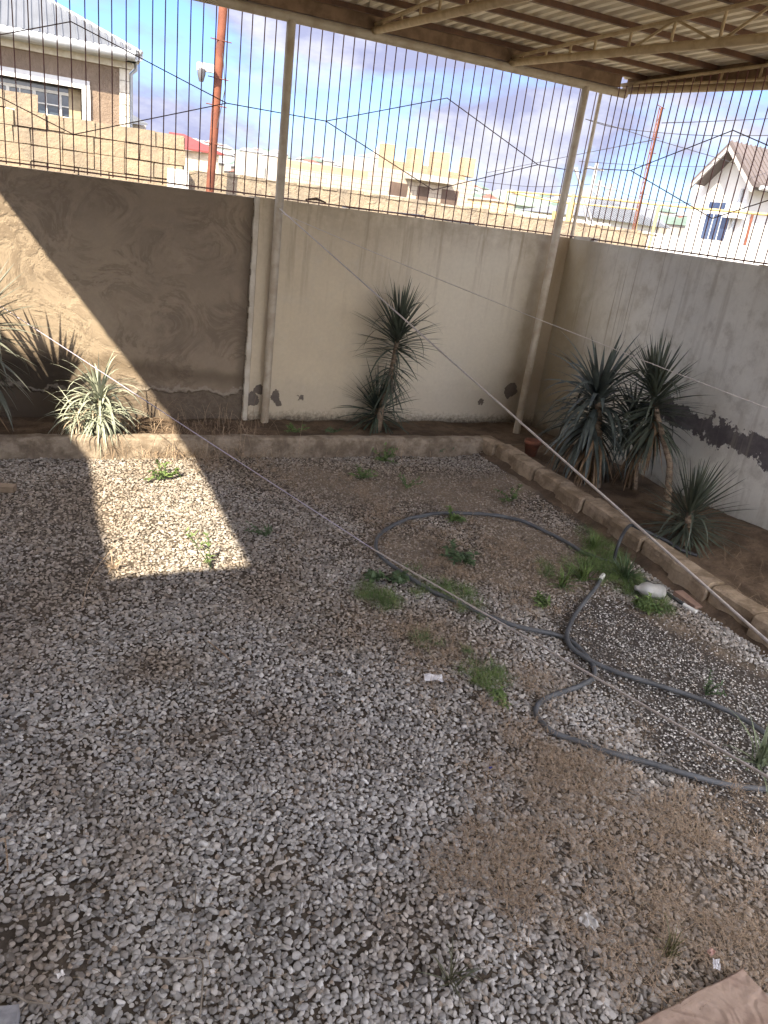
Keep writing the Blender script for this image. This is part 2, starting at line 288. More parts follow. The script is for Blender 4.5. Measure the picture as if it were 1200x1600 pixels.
def zval(zs, x, y):
    s = 0.0
    for a, b, r, w in zs:
        d = (x-a)**2 + (y-b)**2
        if d < 9*r*r: s += w * math.exp(-d / (r*r))
    return s

# ------------------------------------------------------------------ ground sheets
def grid_mesh(name, xs, ys, hf, m, attrs={}):
    X, Yv = np.meshgrid(xs, ys); nx, ny = len(xs), len(ys)
    Z = np.array([[hf(a, b) for a in xs] for b in ys]); v = np.stack([X, Yv, Z], -1).reshape(-1, 3)
    i = np.arange(nx-1)[None, :] + nx * np.arange(ny-1)[:, None]; f = np.stack([i, i+1, i+1+nx, i+nx], -1).reshape(-1, 4)
    me = bpy.data.meshes.new(name); me.from_pydata(v.tolist(), [], f.tolist()); me.polygons.foreach_set('use_smooth', [True] * len(f)); me.update()
    for an, fn in attrs.items():
        a = me.attributes.new(an, 'FLOAT', 'POINT'); a.data.foreach_set('value', np.array([[fn(p, q) for p in xs] for q in ys]).reshape(-1))
    o = bpy.data.objects.new(name, me); COL.objects.link(o); me.materials.append(m); return o
def far_h(x, y):
    d = math.hypot(x, y); t = min(max((d - 15) / 40, 0), 1); h = -.06 + t*t*(3-2*t) * .6 + max(d-40, 0) * .022
    if d > 90: h = min(h, 1.6 + (d-40)*.012)
    if d > 250: u = min((d-250)/250, 1); h += u*u*(3-2*u) * (11 + 7 * noise.noise(Vector((x*.004, y*.004, 3))))
    return h + (noise.noise(Vector((x*.02, y*.02, 0))) * .5 if d > 60 else 0)
kk = NM('dry_terrain', .95); kk.color(kk.mix(kk.sstep(kk.noise(.06, 8, .7), .4, .6), (.24, .20, .14), (.14, .14, .085))); kk.bump(kk.noise(2, 8, .7), .6, .1)
tag(MB().box((-12, -30, -.3), (20, -2.6, -.005)).build('bounce_paving', simple('pale_bounce_paving', (.60, .57, .52), (.50, .47, .42), 2, .9)), kind='structure')  # unseen pale ground added behind the camera to bounce sun under the canopy
ax = [-1500, -900, -600, -450, -350, -280, -220, -170, -130, -100, -75, -55, -40, -28, -18, -10, -4, 0, 5.3, 9, 14, 20, 28, 40, 55, 75, 100, 130, 170, 220, 280, 350, 450, 600, 900, 1500]
tag(grid_mesh('terrain', ax, ax, far_h, kk.m), kind='structure')
def yard_h(x, y):
    h = .022 * noise.noise(Vector((x*1.3, y*1.3, 1))) + .007 * noise.noise(Vector((x*9, y*9, 4)))
    return h + .03 * min(max((x - 3.6) / .4, 0), 1)
k = NM('gravelly_earth', .95)
def attr(k, n, typ='GEOMETRY'):
    a = k.t.nodes.new('ShaderNodeAttribute'); a.attribute_name = n; a.attribute_type = typ; return a.outputs['Fac']
dz, dk = attr(k, 'dirt'), attr(k, 'dark'); nf = k.noise(70, 6, .75)
c = k.mix(k.sstep(k.noise(5, 6, .65), .35, .65), (.10, .08, .06), (.06, .048, .036)); c = k.mix(k.sstep(dz, .15, .8), c, (.20, .158, .115)); c = k.mix(k.sstep(dk, .3, .9), c, (.07, .06, .052))
c = k.mulc(c, k.rng(nf, .45, 1.5)); k.color(c); k.bump(k.voro(55), -.6, .01); k.bump(nf, .7, .008)
xs = np.arange(-1.2, 4.06, .05).tolist(); ys = np.arange(.4, 6.5, .05).tolist()
xs = [-3.4, -2.4, -1.8] + xs; ys = [-5, -3, -1.5, -.4] + ys
tag(grid_mesh('ground', xs, ys, yard_h, k.m, {'dirt': lambda a, b: zval(SOILZ, a, b), 'dark': lambda a, b: zval(DARK, a, b)}), kind='structure')
def bed_h(x, y):                                   # soil of the planting beds
    h = .10 + .03 * noise.noise(Vector((x*2.2, y*2.2, 7))) + .012 * noise.noise(Vector((x*11, y*11, 2)))
    if x > 4.0: h += .12 * math.exp(-((x-4.95)**2/.10 + (y-3.75)**2/.5)) + .05 * min(max((x-4.5)/.6, 0), 1) * (1 if y < 5.6 else max(0, 1-(y-5.6)*2))
    return h
tag(grid_mesh('planting_bed', np.arange(-1.8, 5.16, .06).tolist(), np.arange(6.42, 7.22, .06).tolist(), bed_h, M_SOIL), kind='structure')
tag(grid_mesh('planting_bed', np.arange(4.06, 5.16, .05).tolist(), np.arange(-.5, 6.43, .06).tolist(), bed_h, M_SOIL), kind='structure')

# ------------------------------------------------------------------ boundary walls
w = thing('boundary_wall', (0, D, 0), 'brown rendered wall behind the drooping plant, trowel swirls and a damp dark foot with painted shade at its left', 'wall')
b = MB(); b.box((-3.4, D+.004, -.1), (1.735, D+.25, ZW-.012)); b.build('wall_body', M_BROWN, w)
w = thing('boundary_wall', (3.4, D, 0), 'cream painted wall behind the middle trunked plant, with a shallow pilaster', 'wall')
b = MB(); b.box((1.735, D, -.1), (RX+.25, D+.25, ZW)); b.build('wall_body', M_CREAM, w)
b = MB(); b.box((1.765, D-.055, -.05), (2.118, D-.002, ZW+.004)); b.build('pilaster', M_CREAM, w)
b = MB(); zs = np.linspace(-.05, ZW+.002, 40)
for i in range(39):
    j = random.uniform(-.006, .006); b.box((1.722+j, D-.05+j*.4, zs[i]), (1.763, D-.003, zs[i+1]))
b.build('white_edge_strip', M_TRIM, w)
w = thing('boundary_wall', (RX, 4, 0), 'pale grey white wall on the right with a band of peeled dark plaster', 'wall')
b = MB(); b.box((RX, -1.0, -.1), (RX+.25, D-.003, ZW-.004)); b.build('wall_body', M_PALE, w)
b = MB(); y = -1.0                                   # uneven mortar topping under the fence
while y < D - .1:
    l = random.uniform(.12, .5)
    if random.random() < .6: b.box((RX+.006, y, ZW-.006), (RX+.10+random.random()*.08, y+l*.8, ZW+random.uniform(.008, .03)), .006)
    y += l
b.build('mortar_topping', M_TRIM, w)

# ------------------------------------------------------------------ fence on the walls
def vbar_mesh():
    me = MB().tube([(0, 0, 0), (0, 0, .45), (0, 0, .9), (0, 0, 1.42)], .0050, 6).build('bar', M_BAR); return me
def fence(root, along, x0, y0, n, step, top, skip=()):
    first = None
    for i in range(n):
        if i in skip: continue
        L0 = Vector(along) * step * i; L0 += Vector(along) * random.uniform(-.004, .004)
        if first is None: o = first = vbar_mesh()
        else: o = first.copy(); COL.objects.link(o)
        o.parent = root; o.location = Vector((x0, y0, ZW)) + L0 - root.location
        o.rotation_euler = (random.uniform(-.004, .004), random.uniform(-.004, .004), 0)
def zig(pts, name, root, r=.0046):
    b = MB()
    for seg in pts: b.tube(seg, r, 6)
    b.build(name, M_SLAT, root)
xA = -.2604
fb = thing('metal_fence', (2.4, D+.03, ZW), 'maroon bar fence with hexagon pattern rods on the long back wall', 'fence')
fence(fb, (1, 0, 0), xA - .5*.9984, D+.03, 60, .09984, 3.55)
MB().box((-1.3, D+.012, ZW+.012), (RX+.03, D+.05, ZW+.024)).build('bottom_rail', M_BAR, fb)
yz = D + .018
for k_ in (0,):                                # the repeating hexagons
    o = 3.24 * k_
    def P(x, z): return (x + o, yz, z)
    if k_ == 0: zig([[P(-.85, 2.82), P(.24, 3.215), P(1.447, 2.85), P(2.33, 2.848)], [P(-.85, 2.82), P(.238, 2.434), P(1.447, 2.85)]], 'pattern_rod', fb)
    if k_ == 0: zig([[P(2.33, 2.848), P(3.487, 3.217), P(4.6, 2.795), P(5.14, 2.795)], [P(2.33, 2.848), P(3.473, 2.419), P(4.6, 2.795)]], 'pattern_rod', fb)
MB().tube([(RX+.04, D+.03, ZW-.02), (RX+.04, D+.03, 3.60)], .019, 12).build('corner_post', M_POST, fb)
fr = thing('metal_fence', (RX+.03, 5, ZW), 'maroon bar fence on the pale right hand wall', 'fence')
fence(fr, (0, -1, 0), RX+.03, D-.168+.0, 62, .09984, 3.6)
MB().box((RX+.012, .8, ZW+.012), (RX+.05, D-.02, ZW+.024)).build('bottom_rail', M_BAR, fr)
xz = RX + .018
zig([[(xz, D, 2.835), (xz, 6.487, 2.822), (xz, 5.323, 3.133), (xz, 4.2, 2.80), (xz, 3.3, 2.80), (xz, 2.1, 3.15)], [(xz, 6.487, 2.822), (xz, 5.297, 2.46), (xz, 4.2, 2.80)], [(xz, 3.3, 2.8), (xz, 2.1, 2.46)]], 'pattern_rod', fr)

# ------------------------------------------------------------------ canopy over the yard
XE, YR, ZS = -1.63, -2.2, 3.705                      # left edge, rear edge, underside of the sheet
cn = thing('canopy', (1.9, 7.06, 0), 'corrugated sheet canopy on cream posts and trusses over the gravel yard', 'canopy')
def post(p0, p1, nm='post'): MB().tube([p0, p1], .0385, 16).build(nm, M_POSTD, cn)
post((1.913, 7.065, .06), (1.911, 7.06, 3.52))
p0, p1 = atY(805, 684, 6.80), atY(916, 145, 7.03); post(p0, (p1.x, 7.05, 3.52))
MB().tube([(XE, 7.06, 3.54), (5.36, 7.06, 3.54)], .039, 16).build('eave_beam', M_POSTD, cn)
MB().box((XE, 7.03, 3.582), (5.25, 7.075, 3.692)).build('eave_board', M_WOOD, cn)
sbz = lambda y: 3.583 - .049*(7.13-y)
MB().tube([(5.40, 7.16, sbz(7.16)), (5.40, 3.0, sbz(3.0)), (5.40, 1.0, sbz(3.0))], .034, 12).build('side_beam', M_CHORD, cn)
MB().prism([(5.42, 7.16, sbz(7.16)+.02), (5.42, 1.0, sbz(3.0)+.02), (5.42, 1.0, 3.70), (5.42, 7.16, 3.70)], (.02, 0, 0)).build('side_board', M_WOOD, cn)
for X_ in (-.1, 1.266, 2.632, 3.997, 5.149):
    zc = lambda y: 3.578 - .053 * (7.06 - y) if X_ < 5 else sbz(y) + .03
    zu = lambda y: 3.622 + .002 * (7.06 - y)
    ylo = -2.2; zmin = zc(3.2)
    zcl = lambda y: zc(y) if y > 2.4 else zc(2.4) + .053 * (2.4 - y)
    r_ = .031 if X_ < 5 else .012; Xo = X_; X_ = X_ if X_ < 5 else 5.33
    t = MB().tube([(X_, y, zcl(y)) for y in (7.1, 6, 4.5, 3.2, 2.4, 1.6, 1.02)], r_, 12).build('truss', M_CHORD, cn)
    MB().tube([(X_, y, zu(y)) for y in (7.18, 5, 2.4, 1.02)], .0155, 8).build('upper_chord', M_CHORD, t)
    ys_ = [6.853, 6.47, 6.111, 5.78, 5.354, 4.896, 4.436, 3.98, 3.5, 3.05, 2.6, 2.1, 1.6, 1.1]
    for i, y in enumerate(ys_):
        MB().tube([(X_, y, zcl(y)), (X_, y, zu(y))], .011, 6).build('web_bar', M_CHORD, t)
        if i in (4, 6, 8, 10): MB().tube([(X_, y, zcl(y)), (X_, ys_[i+1], zu(ys_[i+1]))], .010, 6).build('web_bar', M_CHORD, t)
        if i in (5, 7, 9, 11): MB().tube([(X_, y, zu(y)), (X_, ys_[i+1], zcl(ys_[i+1]))], .010, 6).build('web_bar', M_CHORD, t)
pf = None
for i, y in enumerate([6.86, 6.42, 5.93, 5.43, 4.92, 4.42, 3.9, 3.4, 2.9, 2.4, 1.9, 1.4, 1.02, .4, -.1, -.6, -1.1, -1.6, -2.1]):
    MB().box((XE+.02, y-.017, 3.650), (5.40 if y > 1 else 1.98, y+.017, 3.690)).build('purlin', M_PURLIN, cn)
xs_, prof, per, am = [], [], .112, .021
x = XE
while x < 5.56:
    for dx, dzv in ((0, 0), (.022, 0), (.042, 1), (.070, 1), (.090, 0)): xs_.append(x + dx); prof.append(ZS + am * (1.9*dzv) - .012)
    x += per
def sheet(x0, x1, yy, b):
    I = [i for i, a in enumerate(xs_) if x0 <= a <= x1]; X = [xs_[i] for i in I]; Pz = [prof[i] for i in I]
    vs = [(a, q, p_ + th) for th in (0, .006) for q in yy for a, p_ in zip(X, Pz)]
    n_ = len(X); m_ = len(yy); fs = []
    for L_ in (0, 1):
        for j in range(m_-1):
            for i in range(n_-1):
                a = L_*n_*m_ + j*n_ + i; q = (a, a+1, a+1+n_, a+n_); fs.append(q if L_ else q[::-1])
    for i in range(n_-1):
        for j in (0, m_-1): a = j*n_+i; fs.append((a, a+1, a+1+n_*m_, a+n_*m_))
    b.add(vs, fs)
b = MB(); sheet(XE-.1, 5.6, [7.20, 5.3, 3.4, 1.0], b); sheet(XE-.1, 1.92, [.998, -.4, YR], b); sheet(1.9, 3.1, [.9985, 0.0], b); b.build('roof_sheet', M_CORR, cn)

# unseen house added for its shade: its roof edges bound the sunlit patch
hs = thing('house', (-5, -6, 0), 'unseen yellowish rendered house with wide eaves, added to shade the left of the covered yard', 'house')
M_HW = simple('sandy_render', (.40, .34, .26), (.33, .28, .21), 1, .9, bump=.4); M_RF = simple('grey_metal_roof', (.25, .25, .26), None, 2, .5)
MB().box((-9, -2.2, -.1), (-3.5, 7.0, 3.69)).build('wall', M_HW, hs)
MB().box((-9, -7, -.1), (-.7, -2.35, 3.6)).build('wall', M_HW, hs)  # wing added to block rear sky and bounce, darkening the left gravel
MB().prism([(-9.5, -2.3, 3.70), (-2.50, -2.3, 3.70), (-2.50, 1.12, 3.70), (XE-.01, 1.12, 3.70), (XE-.01, -2.3, 3.70), (-2.50, -2.3, 3.70)][:2] + [(-2.58, 7.4, 3.70), (-9.5, 7.4, 3.70)], (0, 0, .1)).build('roof', M_RF, hs)
MB().box((-2.49, -2.3, 3.71), (XE-.01, 1.12, 3.80)).build('shade_porch_roof', M_RF, hs)  # added out of view; its edge ends the sunlit patch on the near side

# ------------------------------------------------------------------ curbs
def rough_prism(b, x0, x1, y0, y1, z0, z1, n=24, amp=.008, axis='x', seed=0):
    """a worn kerb stretch: rounded top, uneven edges"""
    prof = [(0, 0), (0, .75), (.05, .93), (.16, 1.0), (.5, 1.02), (.84, 1.0), (.95, .92), (1, .7), (1, 0)]
    vs = []; m = len(prof)
    for i in range(n+1):
        t = i / n
        for j, (u, v) in enumerate(prof):
            if axis == 'x': p = Vector((x0+(x1-x0)*t, y0+(y1-y0)*u, z0+(z1-z0)*v))
            else: p = Vector((x0+(x1-x0)*u, y0+(y1-y0)*t, z0+(z1-z0)*v))
            q = noise.noise_vector(p * 7 + Vector((seed, 0, 0))) * amp + noise.noise_vector(p * 25 + Vector((0, seed, 0))) * amp * .5
            if j in (0, m-1): q.z = 0
            vs.append(p + q)
    fs = [(i*m+j, i*m+j+1, (i+1)*m+j+1, (i+1)*m+j) if axis == 'y' else (i*m+j+1, i*m+j, (i+1)*m+j, (i+1)*m+j+1) for i in range(n) for j in range(m-1)]
    fs += [tuple(range(m)), tuple(range(n*m, n*m+m))[::-1]]
    return b.add(vs, fs, False)
b = MB(); rough_prism(b, -1.8, 3.99, 6.335, 6.475, -.05, .175, 190, .012)
cb = one(b, 'curb', M_CURB, 'long worn concrete curb edging the bed below the back wall', 'curb')
ry = [(3.995, 6.47), (4.0, 6.14), (4.004, 5.80), (4.01, 5.45), (4.015, 5.07), (4.015, 4.71), (4.0, 4.32), (3.975, 3.93), (3.945, 3.57), (3.93, 3.20), (3.91, 2.82), (3.885, 2.45), (3.87, 2.05), (3.86, 1.67), (3.85, 1.3)]
cbr = thing('curb', (4.05, 4, 0), 'limestone block curb along the bed below the pale right wall', 'curb')
for i in range(len(ry)-1):
    (xa, ya), (xb, yb) = ry[i], ry[i+1]; b = MB(); zt = .185 + random.uniform(-.012, .014)
    rough_prism(b, 0, .175, yb+.012, ya-.012, .0, zt, 16, .008, 'y', i*3.7)
    b.v = [(v[0] + xb + (xa-xb)*(v[1]-yb)/(ya-yb) + (.004 if i % 2 else -.004) * 3, v[1], v[2]) for v in b.v]
    b.build('stone_block', M_BLOCKC, cbr)
b = MB()                                             # mortar footing bulging below the blocks, and joints
vs = []; 
for i in range(120):
    y = 6.4 - i * .0435; x = np.interp(-y, [-q[1] for q in ry], [q[0] for q in ry])
    for j, (u, v) in enumerate([(-.11, -.02), (-.07, .025), (-.02, .05), (.02, .075), (.04, .10), (.14, .10), (.16, .02)]):
        p = Vector((x+u, y, v)); q = noise.noise_vector(p*9)*.016 + noise.noise_vector(p*30)*.006; vs.append(p+q)
b.add(vs, [(i*7+j, i*7+j+1, (i+1)*7+j+1, (i+1)*7+j) for i in range(119) for j in range(6)], True)
b.build('mortar_footing', M_SOIL, cbr)
one(MB().add(*(lambda q: ([tuple(v) for v in q[0]], q[1]))((lambda o: ([(o.x-.03,o.y-.1,.01),(o.x+.03,o.y-.11,.01),(o.x+.05,o.y+.1,.01),(o.x-.02,o.y+.11,.01),(o.x-.03,o.y-.1,.045),(o.x+.03,o.y-.11,.04),(o.x+.05,o.y+.1,.05),(o.x-.02,o.y+.11,.045)],[(0,3,2,1),(4,5,6,7),(0,1,5,4),(1,2,6,5),(2,3,7,6),(3,0,4,7)]))(atZ(1073, 940, .02)))), 'stone_shard', simple('pinkish_stone', (.36,.24,.18)), 'flat pinkish stone shard lying against the block curb by the pipe end', 'stone')

# ------------------------------------------------------------------ gravel (uncountable): stones scattered over the ground
def rock_mesh(i, sub=2):
    import bmesh
    bm = bmesh.new(); bmesh.ops.create_icosphere(bm, subdivisions=sub, radius=1)
    s = Vector((random.uniform(.85, 1.35), random.uniform(.7, 1.0), random.uniform(.42, .72)))
    pl = [(Vector((random.gauss(0,1), random.gauss(0,1), random.gauss(0,1))).normalized(), random.uniform(.55, .85)) for _ in range(9)]
    for v in bm.verts:
        p = v.co.copy()
        for n, d in pl:
            e = p.dot(n) - d
            if e > 0: p -= n * e * .92
        p += p.normalized() * .08 * noise.noise(p * 1.7 + Vector((i*5, 0, 0)))
        v.co = Vector((p.x*s.x, p.y*s.y, p.z*s.z))
    for f in bm.faces: f.smooth = i % 2 == 0
    me = bpy.data.meshes.new('pebble'); bm.to_mesh(me); bm.free(); return me
k = NM('grey_pebbles', .78, .35)
tone = attr(k, 'tone', 'INSTANCER'); dirt = attr(k, 'dirt', 'INSTANCER')
c = k.mix(tone, (.15, .145, .135), (.66, .645, .61)); c = k.mix(k.sstep(attr(k, 'warm', 'INSTANCER'), .55, 1.0), c, (.40, .33, .26))
c = k.mix(k.math('MULTIPLY', dirt, .85), c, k.mix(tone, (.115, .088, .064), (.38, .31, .235))); c = k.mulc(c, k.rng(k.noise(120, 4, .6), .8, 1.18)); k.color(c); k.bump(k.noise(160, 4), .25, .002)
M_PEB = k.m
rock_col = bpy.data.collections.new('pebble_shapes')
for i in range(14):
    me = rock_mesh(i); me.materials.append(M_PEB); rock_col.objects.link(bpy.data.objects.new('pebble', me))
BROWNP = zone([(250,1040,.16,1),(310,1150,.14,1),(430,1130,.14,.9),(50,1490,.22,1.2),(20,960,.4,.8),(60,800,.6,.9),(150,900,.4,.8),(420,910,.3,.9),(640,1460,.2,1),(430,1370,.12,.7),(200,1340,.12,.7),(520,1000,.2,.7),(100,1200,.14,.6)])
def scatter():
    P, R_, Sc, T, Di, Wa = [], [], [], [], [], []
    for layer, (sp, z0, z1) in enumerate(((.0182, -.004, .002), (.0192, .004, .010))):
        y = 1.0
        y = .5; row = 0
        while y < 6.36:
            x = -1.1 + (row % 2) * sp * .5 + layer * .007
            while x < 4.0:
                px, py = x + random.uniform(-.42, .42)*sp, y + random.uniform(-.42, .42)*sp; x += sp
                if px > 3.93 - (6.3-py)*.02 and py < 6.3: continue
                if px > 2.2 + py * .62 + .35 or px < -.9: continue
                if py > 6.325: continue
                dr, dk, so = zval(DRY, px, py), zval(DARK, px, py), zval(SOILZ, px, py)
                nz = noise.noise(Vector((px*2.3, py*2.3, 0))); nz2 = noise.noise(Vector((px*6, py*6, 5)))
                brownp = zval(BROWNP, px, py)
                far = min(max((py - 2.3) / 3.2, 0), 1)
                cov = .93 - .24 * far * (1 + 1.2*nz) - .12 * min(dr, 1) - .22 * min(so, 1.1) * (1 + 1.2*nz2) - .30 * min(dk, 1) + .2 * nz - .22 * min(brownp, 1)
                small = min(1, dk * 1.1)
                if layer == 1: cov -= .16
                if random.random() > cov: continue
                s = min(random.lognormvariate(math.log(.0099), .26), .016) * (1.06 if py < 2.2 else 1)
                if py > 4.2: s *= .95
                s *= 1 - .30 * min(so, 1) * random.uniform(.3, 1)
                if small > .35: s *= 1 - .55 * min(small, 1) * random.uniform(.6, 1)
                h = yard_h(px, py) + random.uniform(z0, z1)
                P.append((px, py, h)); Sc.append((s*random.uniform(.85,1.2), s*random.uniform(.85,1.15), s*random.uniform(.8,1.2)))
                R_.append((random.gauss(0, .28), random.gauss(0, .28), random.uniform(0, 6.283)))
                tn = min(max(random.gauss(.44, .22) + .35*nz2*.5, 0), 1)
                if small > .4: tn = .05 + .2 * random.random() if random.random() < .85 else random.uniform(.5, 1)
                T.append(tn); Di.append(min(1, max(0, .14 + .50*far + .5*max(nz, 0) + .8*min(so,1) + .30*min(dr,1) + .35*nz2*brownp + .55*brownp + random.uniform(-.25, .2)))); Wa.append(random.random()**2 * (1.0 if random.random() < .3 else .5))
            y += sp * .87; row += 1
    # a sprinkle of fine white chips over the dark patch
    for a, b_, r, w_ in DARK:
        for _ in range(int(420 * w_ * r / .3)):
            px, py = random.gauss(a, r*.7), random.gauss(b_, r*.7)
            if px > 3.86 - (6.3-py)*.02 or py < .8: continue
            s = random.uniform(.003, .0065); P.append((px, py, yard_h(px, py) + .012)); Sc.append((s, s, s)); R_.append((0, 0, random.uniform(0, 6)))
            T.append(1 if random.random() < .45 else random.random() * .4); Di.append(0); Wa.append(0)
    return [np.array(q, dtype=np.float32) for q in (P, R_, Sc, T, Di, Wa)]
P_, R_, Sc_, T_, Di_, Wa_ = scatter(); NP = len(P_); print('pebbles', NP)
gm = bpy.data.meshes.new('gravel'); gm.vertices.add(NP); gm.vertices.foreach_set('co', P_.reshape(-1))
for nme, typ, arr in (('rot', 'FLOAT_VECTOR', R_), ('scl', 'FLOAT_VECTOR', Sc_)):
    gm.attributes.new(nme, typ, 'POINT').data.foreach_set('vector', arr.reshape(-1))
for nme, arr in (('tone', T_), ('dirt', Di_), ('warm', Wa_)): gm.attributes.new(nme, 'FLOAT', 'POINT').data.foreach_set('value', arr)
gi = gm.attributes.new('pick', 'INT', 'POINT'); gi.data.foreach_set('value', rng.integers(0, 14, NP).astype(np.int32))
gm.update(); go = bpy.data.objects.new('gravel', gm); COL.objects.link(go)
tag(go, 'loose grey gravel of small rounded stones covering the yard', 'gravel', kind='stuff')
ng = bpy.data.node_groups.new('gravel_scatter', 'GeometryNodeTree')
ng.interface.new_socket('Geometry', in_out='INPUT', socket_type='NodeSocketGeometry'); ng.interface.new_socket('Geometry', in_out='OUTPUT', socket_type='NodeSocketGeometry')
gin, gout = ng.nodes.new('NodeGroupInput'), ng.nodes.new('NodeGroupOutput'); iop = ng.nodes.new('GeometryNodeInstanceOnPoints'); ci = ng.nodes.new('GeometryNodeCollectionInfo')
ci.inputs['Collection'].default_value = rock_col; ci.inputs['Separate Children'].default_value = True; ci.inputs['Reset Children'].default_value = True
def na(name, typ): n = ng.nodes.new('GeometryNodeInputNamedAttribute'); n.data_type = typ; n.inputs['Name'].default_value = name; return n.outputs['Attribute']
ng.links.new(gin.outputs[0], iop.inputs['Points']); ng.links.new(ci.outputs[0], iop.inputs['Instance']); iop.inputs['Pick Instance'].default_value = True
ng.links.new(na('pick', 'INT'), iop.inputs['Instance Index']); ng.links.new(na('rot', 'FLOAT_VECTOR'), iop.inputs['Rotation']); ng.links.new(na('scl', 'FLOAT_VECTOR'), iop.inputs['Scale'])
ng.links.new(iop.outputs[0], gout.inputs[0]); mod = go.modifiers.new('scatter', 'NODES'); mod.node_group = ng

# ------------------------------------------------------------------ plants of the beds
def mat_leaf(name, c1, c2, rough=.5, edge=None):
    k = NM(name, rough, .4); n = k.noise(9, 4, .6); c = k.mix(k.sstep(n, .35, .65), c1, c2)
    k.color(c); k.b.inputs['Subsurface Weight'].default_value = 0; k.m.use_backface_culling = False; return k.m
M_YUC = mat_leaf('yucca_leaf', (.085, .10, .07), (.05, .062, .045)); M_YUCD = mat_leaf('blue_yucca_leaf', (.095, .115, .10), (.05, .062, .055), .45)
M_DEAD = mat_leaf('dead_leaf', (.30, .21, .12), (.17, .105, .06), .8); M_VAR = mat_leaf('pale_striped_leaf', (.36, .38, .30), (.20, .23, .17), .5)
M_TRUNK = (lambda k: (k.color(k.mix(k.sstep(k.noise(1, 6, .7, vec=k.map((14, 14, 45))), .4, .6), (.27, .21, .15), (.13, .095, .065))), k.bump(k.noise(1, 5, .6, vec=k.map((20, 20, 90))), .9, .01), k.m)[-1])(NM('ringed_bark', .9))
M_GREEN = mat_leaf('weed_leaf', (.14, .20, .06), (.08, .13, .04), .6); M_GREEN2 = mat_leaf('dark_weed_leaf', (.08, .125, .055), (.05, .085, .035), .6)
M_STRAW = simple('dry_straw', (.46, .36, .25), (.20, .135, .09), 160, .85)
def udir(az, el): return Vector((math.cos(az)*math.cos(el), math.sin(az)*math.cos(el), math.sin(el)))
def rosette(b, c, n, L, w, el0, el1, droop, axis=Vector((0, 0, 1)), rise=.0, seed=0, bend=1.0, fold=.3):
    """n blades spiralling out of a stretch of stem; young ones upright, old ones low"""
    R = random.Random(seed); q = Vector((0, 0, 1)).rotation_difference(axis)
    for i in range(n):
        t = i / (n-1); az = i * 2.39996 + R.uniform(-.2, .2); el = math.radians(el1 + (el0-el1) * t ** .9 + R.uniform(-8, 8))
        p = Vector(c) + axis * rise * (t - 1); l = L * (R.uniform(.82, 1.08)) * (.72 + .28*min(1, (1-t)*3)) if t > .9 else L * R.uniform(.8, 1.1)
        d = q @ udir(az, el); b.leaf(p + d * .012, d, l, w * R.uniform(.8, 1.15), (droop * (1-t)**bend + .08) * R.uniform(.6, 1.4), 7, fold, twist=R.uniform(-.3, .3)) if R.random() > .10 else b.leaf(p + d * .012, d, l, w, R.uniform(1.2, 3.5), 7, fold, twist=R.uniform(-.8, .8))
    return b

# middle yucca against the cream wall
base = atY(590, 676, 6.85); y0 = 6.85
mids = [atY(590, 676, y0), atY(596, 640, y0), atY(606, 605, y0), atY(614, 570, y0), atY(620, 535, y0), atY(624, 512, y0)]
mids[0].z = .06
t = thing('yucca', mids[0], 'slim trunked spiky yucca standing before the cream wall', 'yucca')
MB().tube(mids, [.036, .031, .028, .026, .024, .016], 12).build('trunk', M_TRUNK, t)
b = MB(); ax_ = (mids[5]-mids[3]).normalized()
rosette(b, mids[5], 150, .51, .024, 84, -12, .14, ax_, .22, 3)
rosette(b, mids[4] - Vector((0, 0, .12)), 85, .36, .020, 15, -45, .7, ax_, .34, 4)
b.build('leaves', M_YUC, t)
b = MB(); rosette(b, mids[3] - Vector((0, 0, .03)), 34, .20, .018, -35, -78, .8, ax_, .12, 9); b.build('dead_leaves', simple('grey_dead_leaf', (.17, .15, .12), (.10, .085, .065), 8), t)
c = atY(588, 655, 6.98); c.z = .30
t = thing('yucca', (c.x, c.y, .08), 'low stemless yucca clump spreading behind the foot of the slim trunked one', 'yucca')
MB().tube([(c.x, c.y, .05), c], [.03, .025], 8).build('trunk', M_TRUNK, t)
b = MB(); rosette(b, c, 120, .50, .022, 70, -24, .55, Vector((-.05, -.1, 1)).normalized(), .10, 21); b.build('leaves', mat_leaf('deep_yucca_leaf', (.05, .07, .045), (.03, .045, .035)), t)

# right bed: tall, drooping and small yuccas
tr = [atX(1052, 765, 4.66), atX(1047, 725, 4.68), atX(1036, 685, 4.70), atX(1027, 650, 4.71), atX(1022, 615, 4.72), atX(1021, 598, 4.72)]; tr[0].z = .14
t = thing('yucca', tr[0], 'tall spiky yucca on a bare leaning trunk beside the pale wall', 'yucca')
MB().tube(tr, [.034, .026, .024, .023, .022, .016], 12).build('trunk', M_TRUNK, t)
b = MB(); ax_ = (tr[5]-tr[3]).normalized(); rosette(b, tr[5], 160, .46, .027, 86, -20, .14, ax_, .24, 13); rosette(b, tr[4]-Vector((0,0,.1)), 100, .42, .024, 5, -50, .7, ax_, .24, 14); b.build('leaves', M_YUC, t)
b = MB(); rosette(b, tr[3], 22, .42, .022, -55, -85, .4, Vector((0,0,1)), .12, 15); b.build('dead_leaves', M_DEAD, t)
dr = [atX(930, 765, 4.50), atX(932, 720, 4.50), atX(936, 670, 4.50), atX(934, 618, 4.50)]; dr[0].z = .1
t = thing('yucca', dr[0], 'big drooping yucca with broad bluish leaves and a skirt of dead ones', 'yucca')
MB().tube(dr, [.045, .04, .035, .025], 12).build('trunk', M_TRUNK, t)
b = MB(); rosette(b, dr[3], 95, .66, .046, 72, 0, 2.0, Vector((-.12, .05, 1)).normalized(), .16, 5, .75); rosette(b, dr[3]-Vector((0,0,.16)), 80, .62, .045, 8, -50, 1.4, Vector((0,0,1)), .2, 6); b.build('leaves', M_YUCD, t)
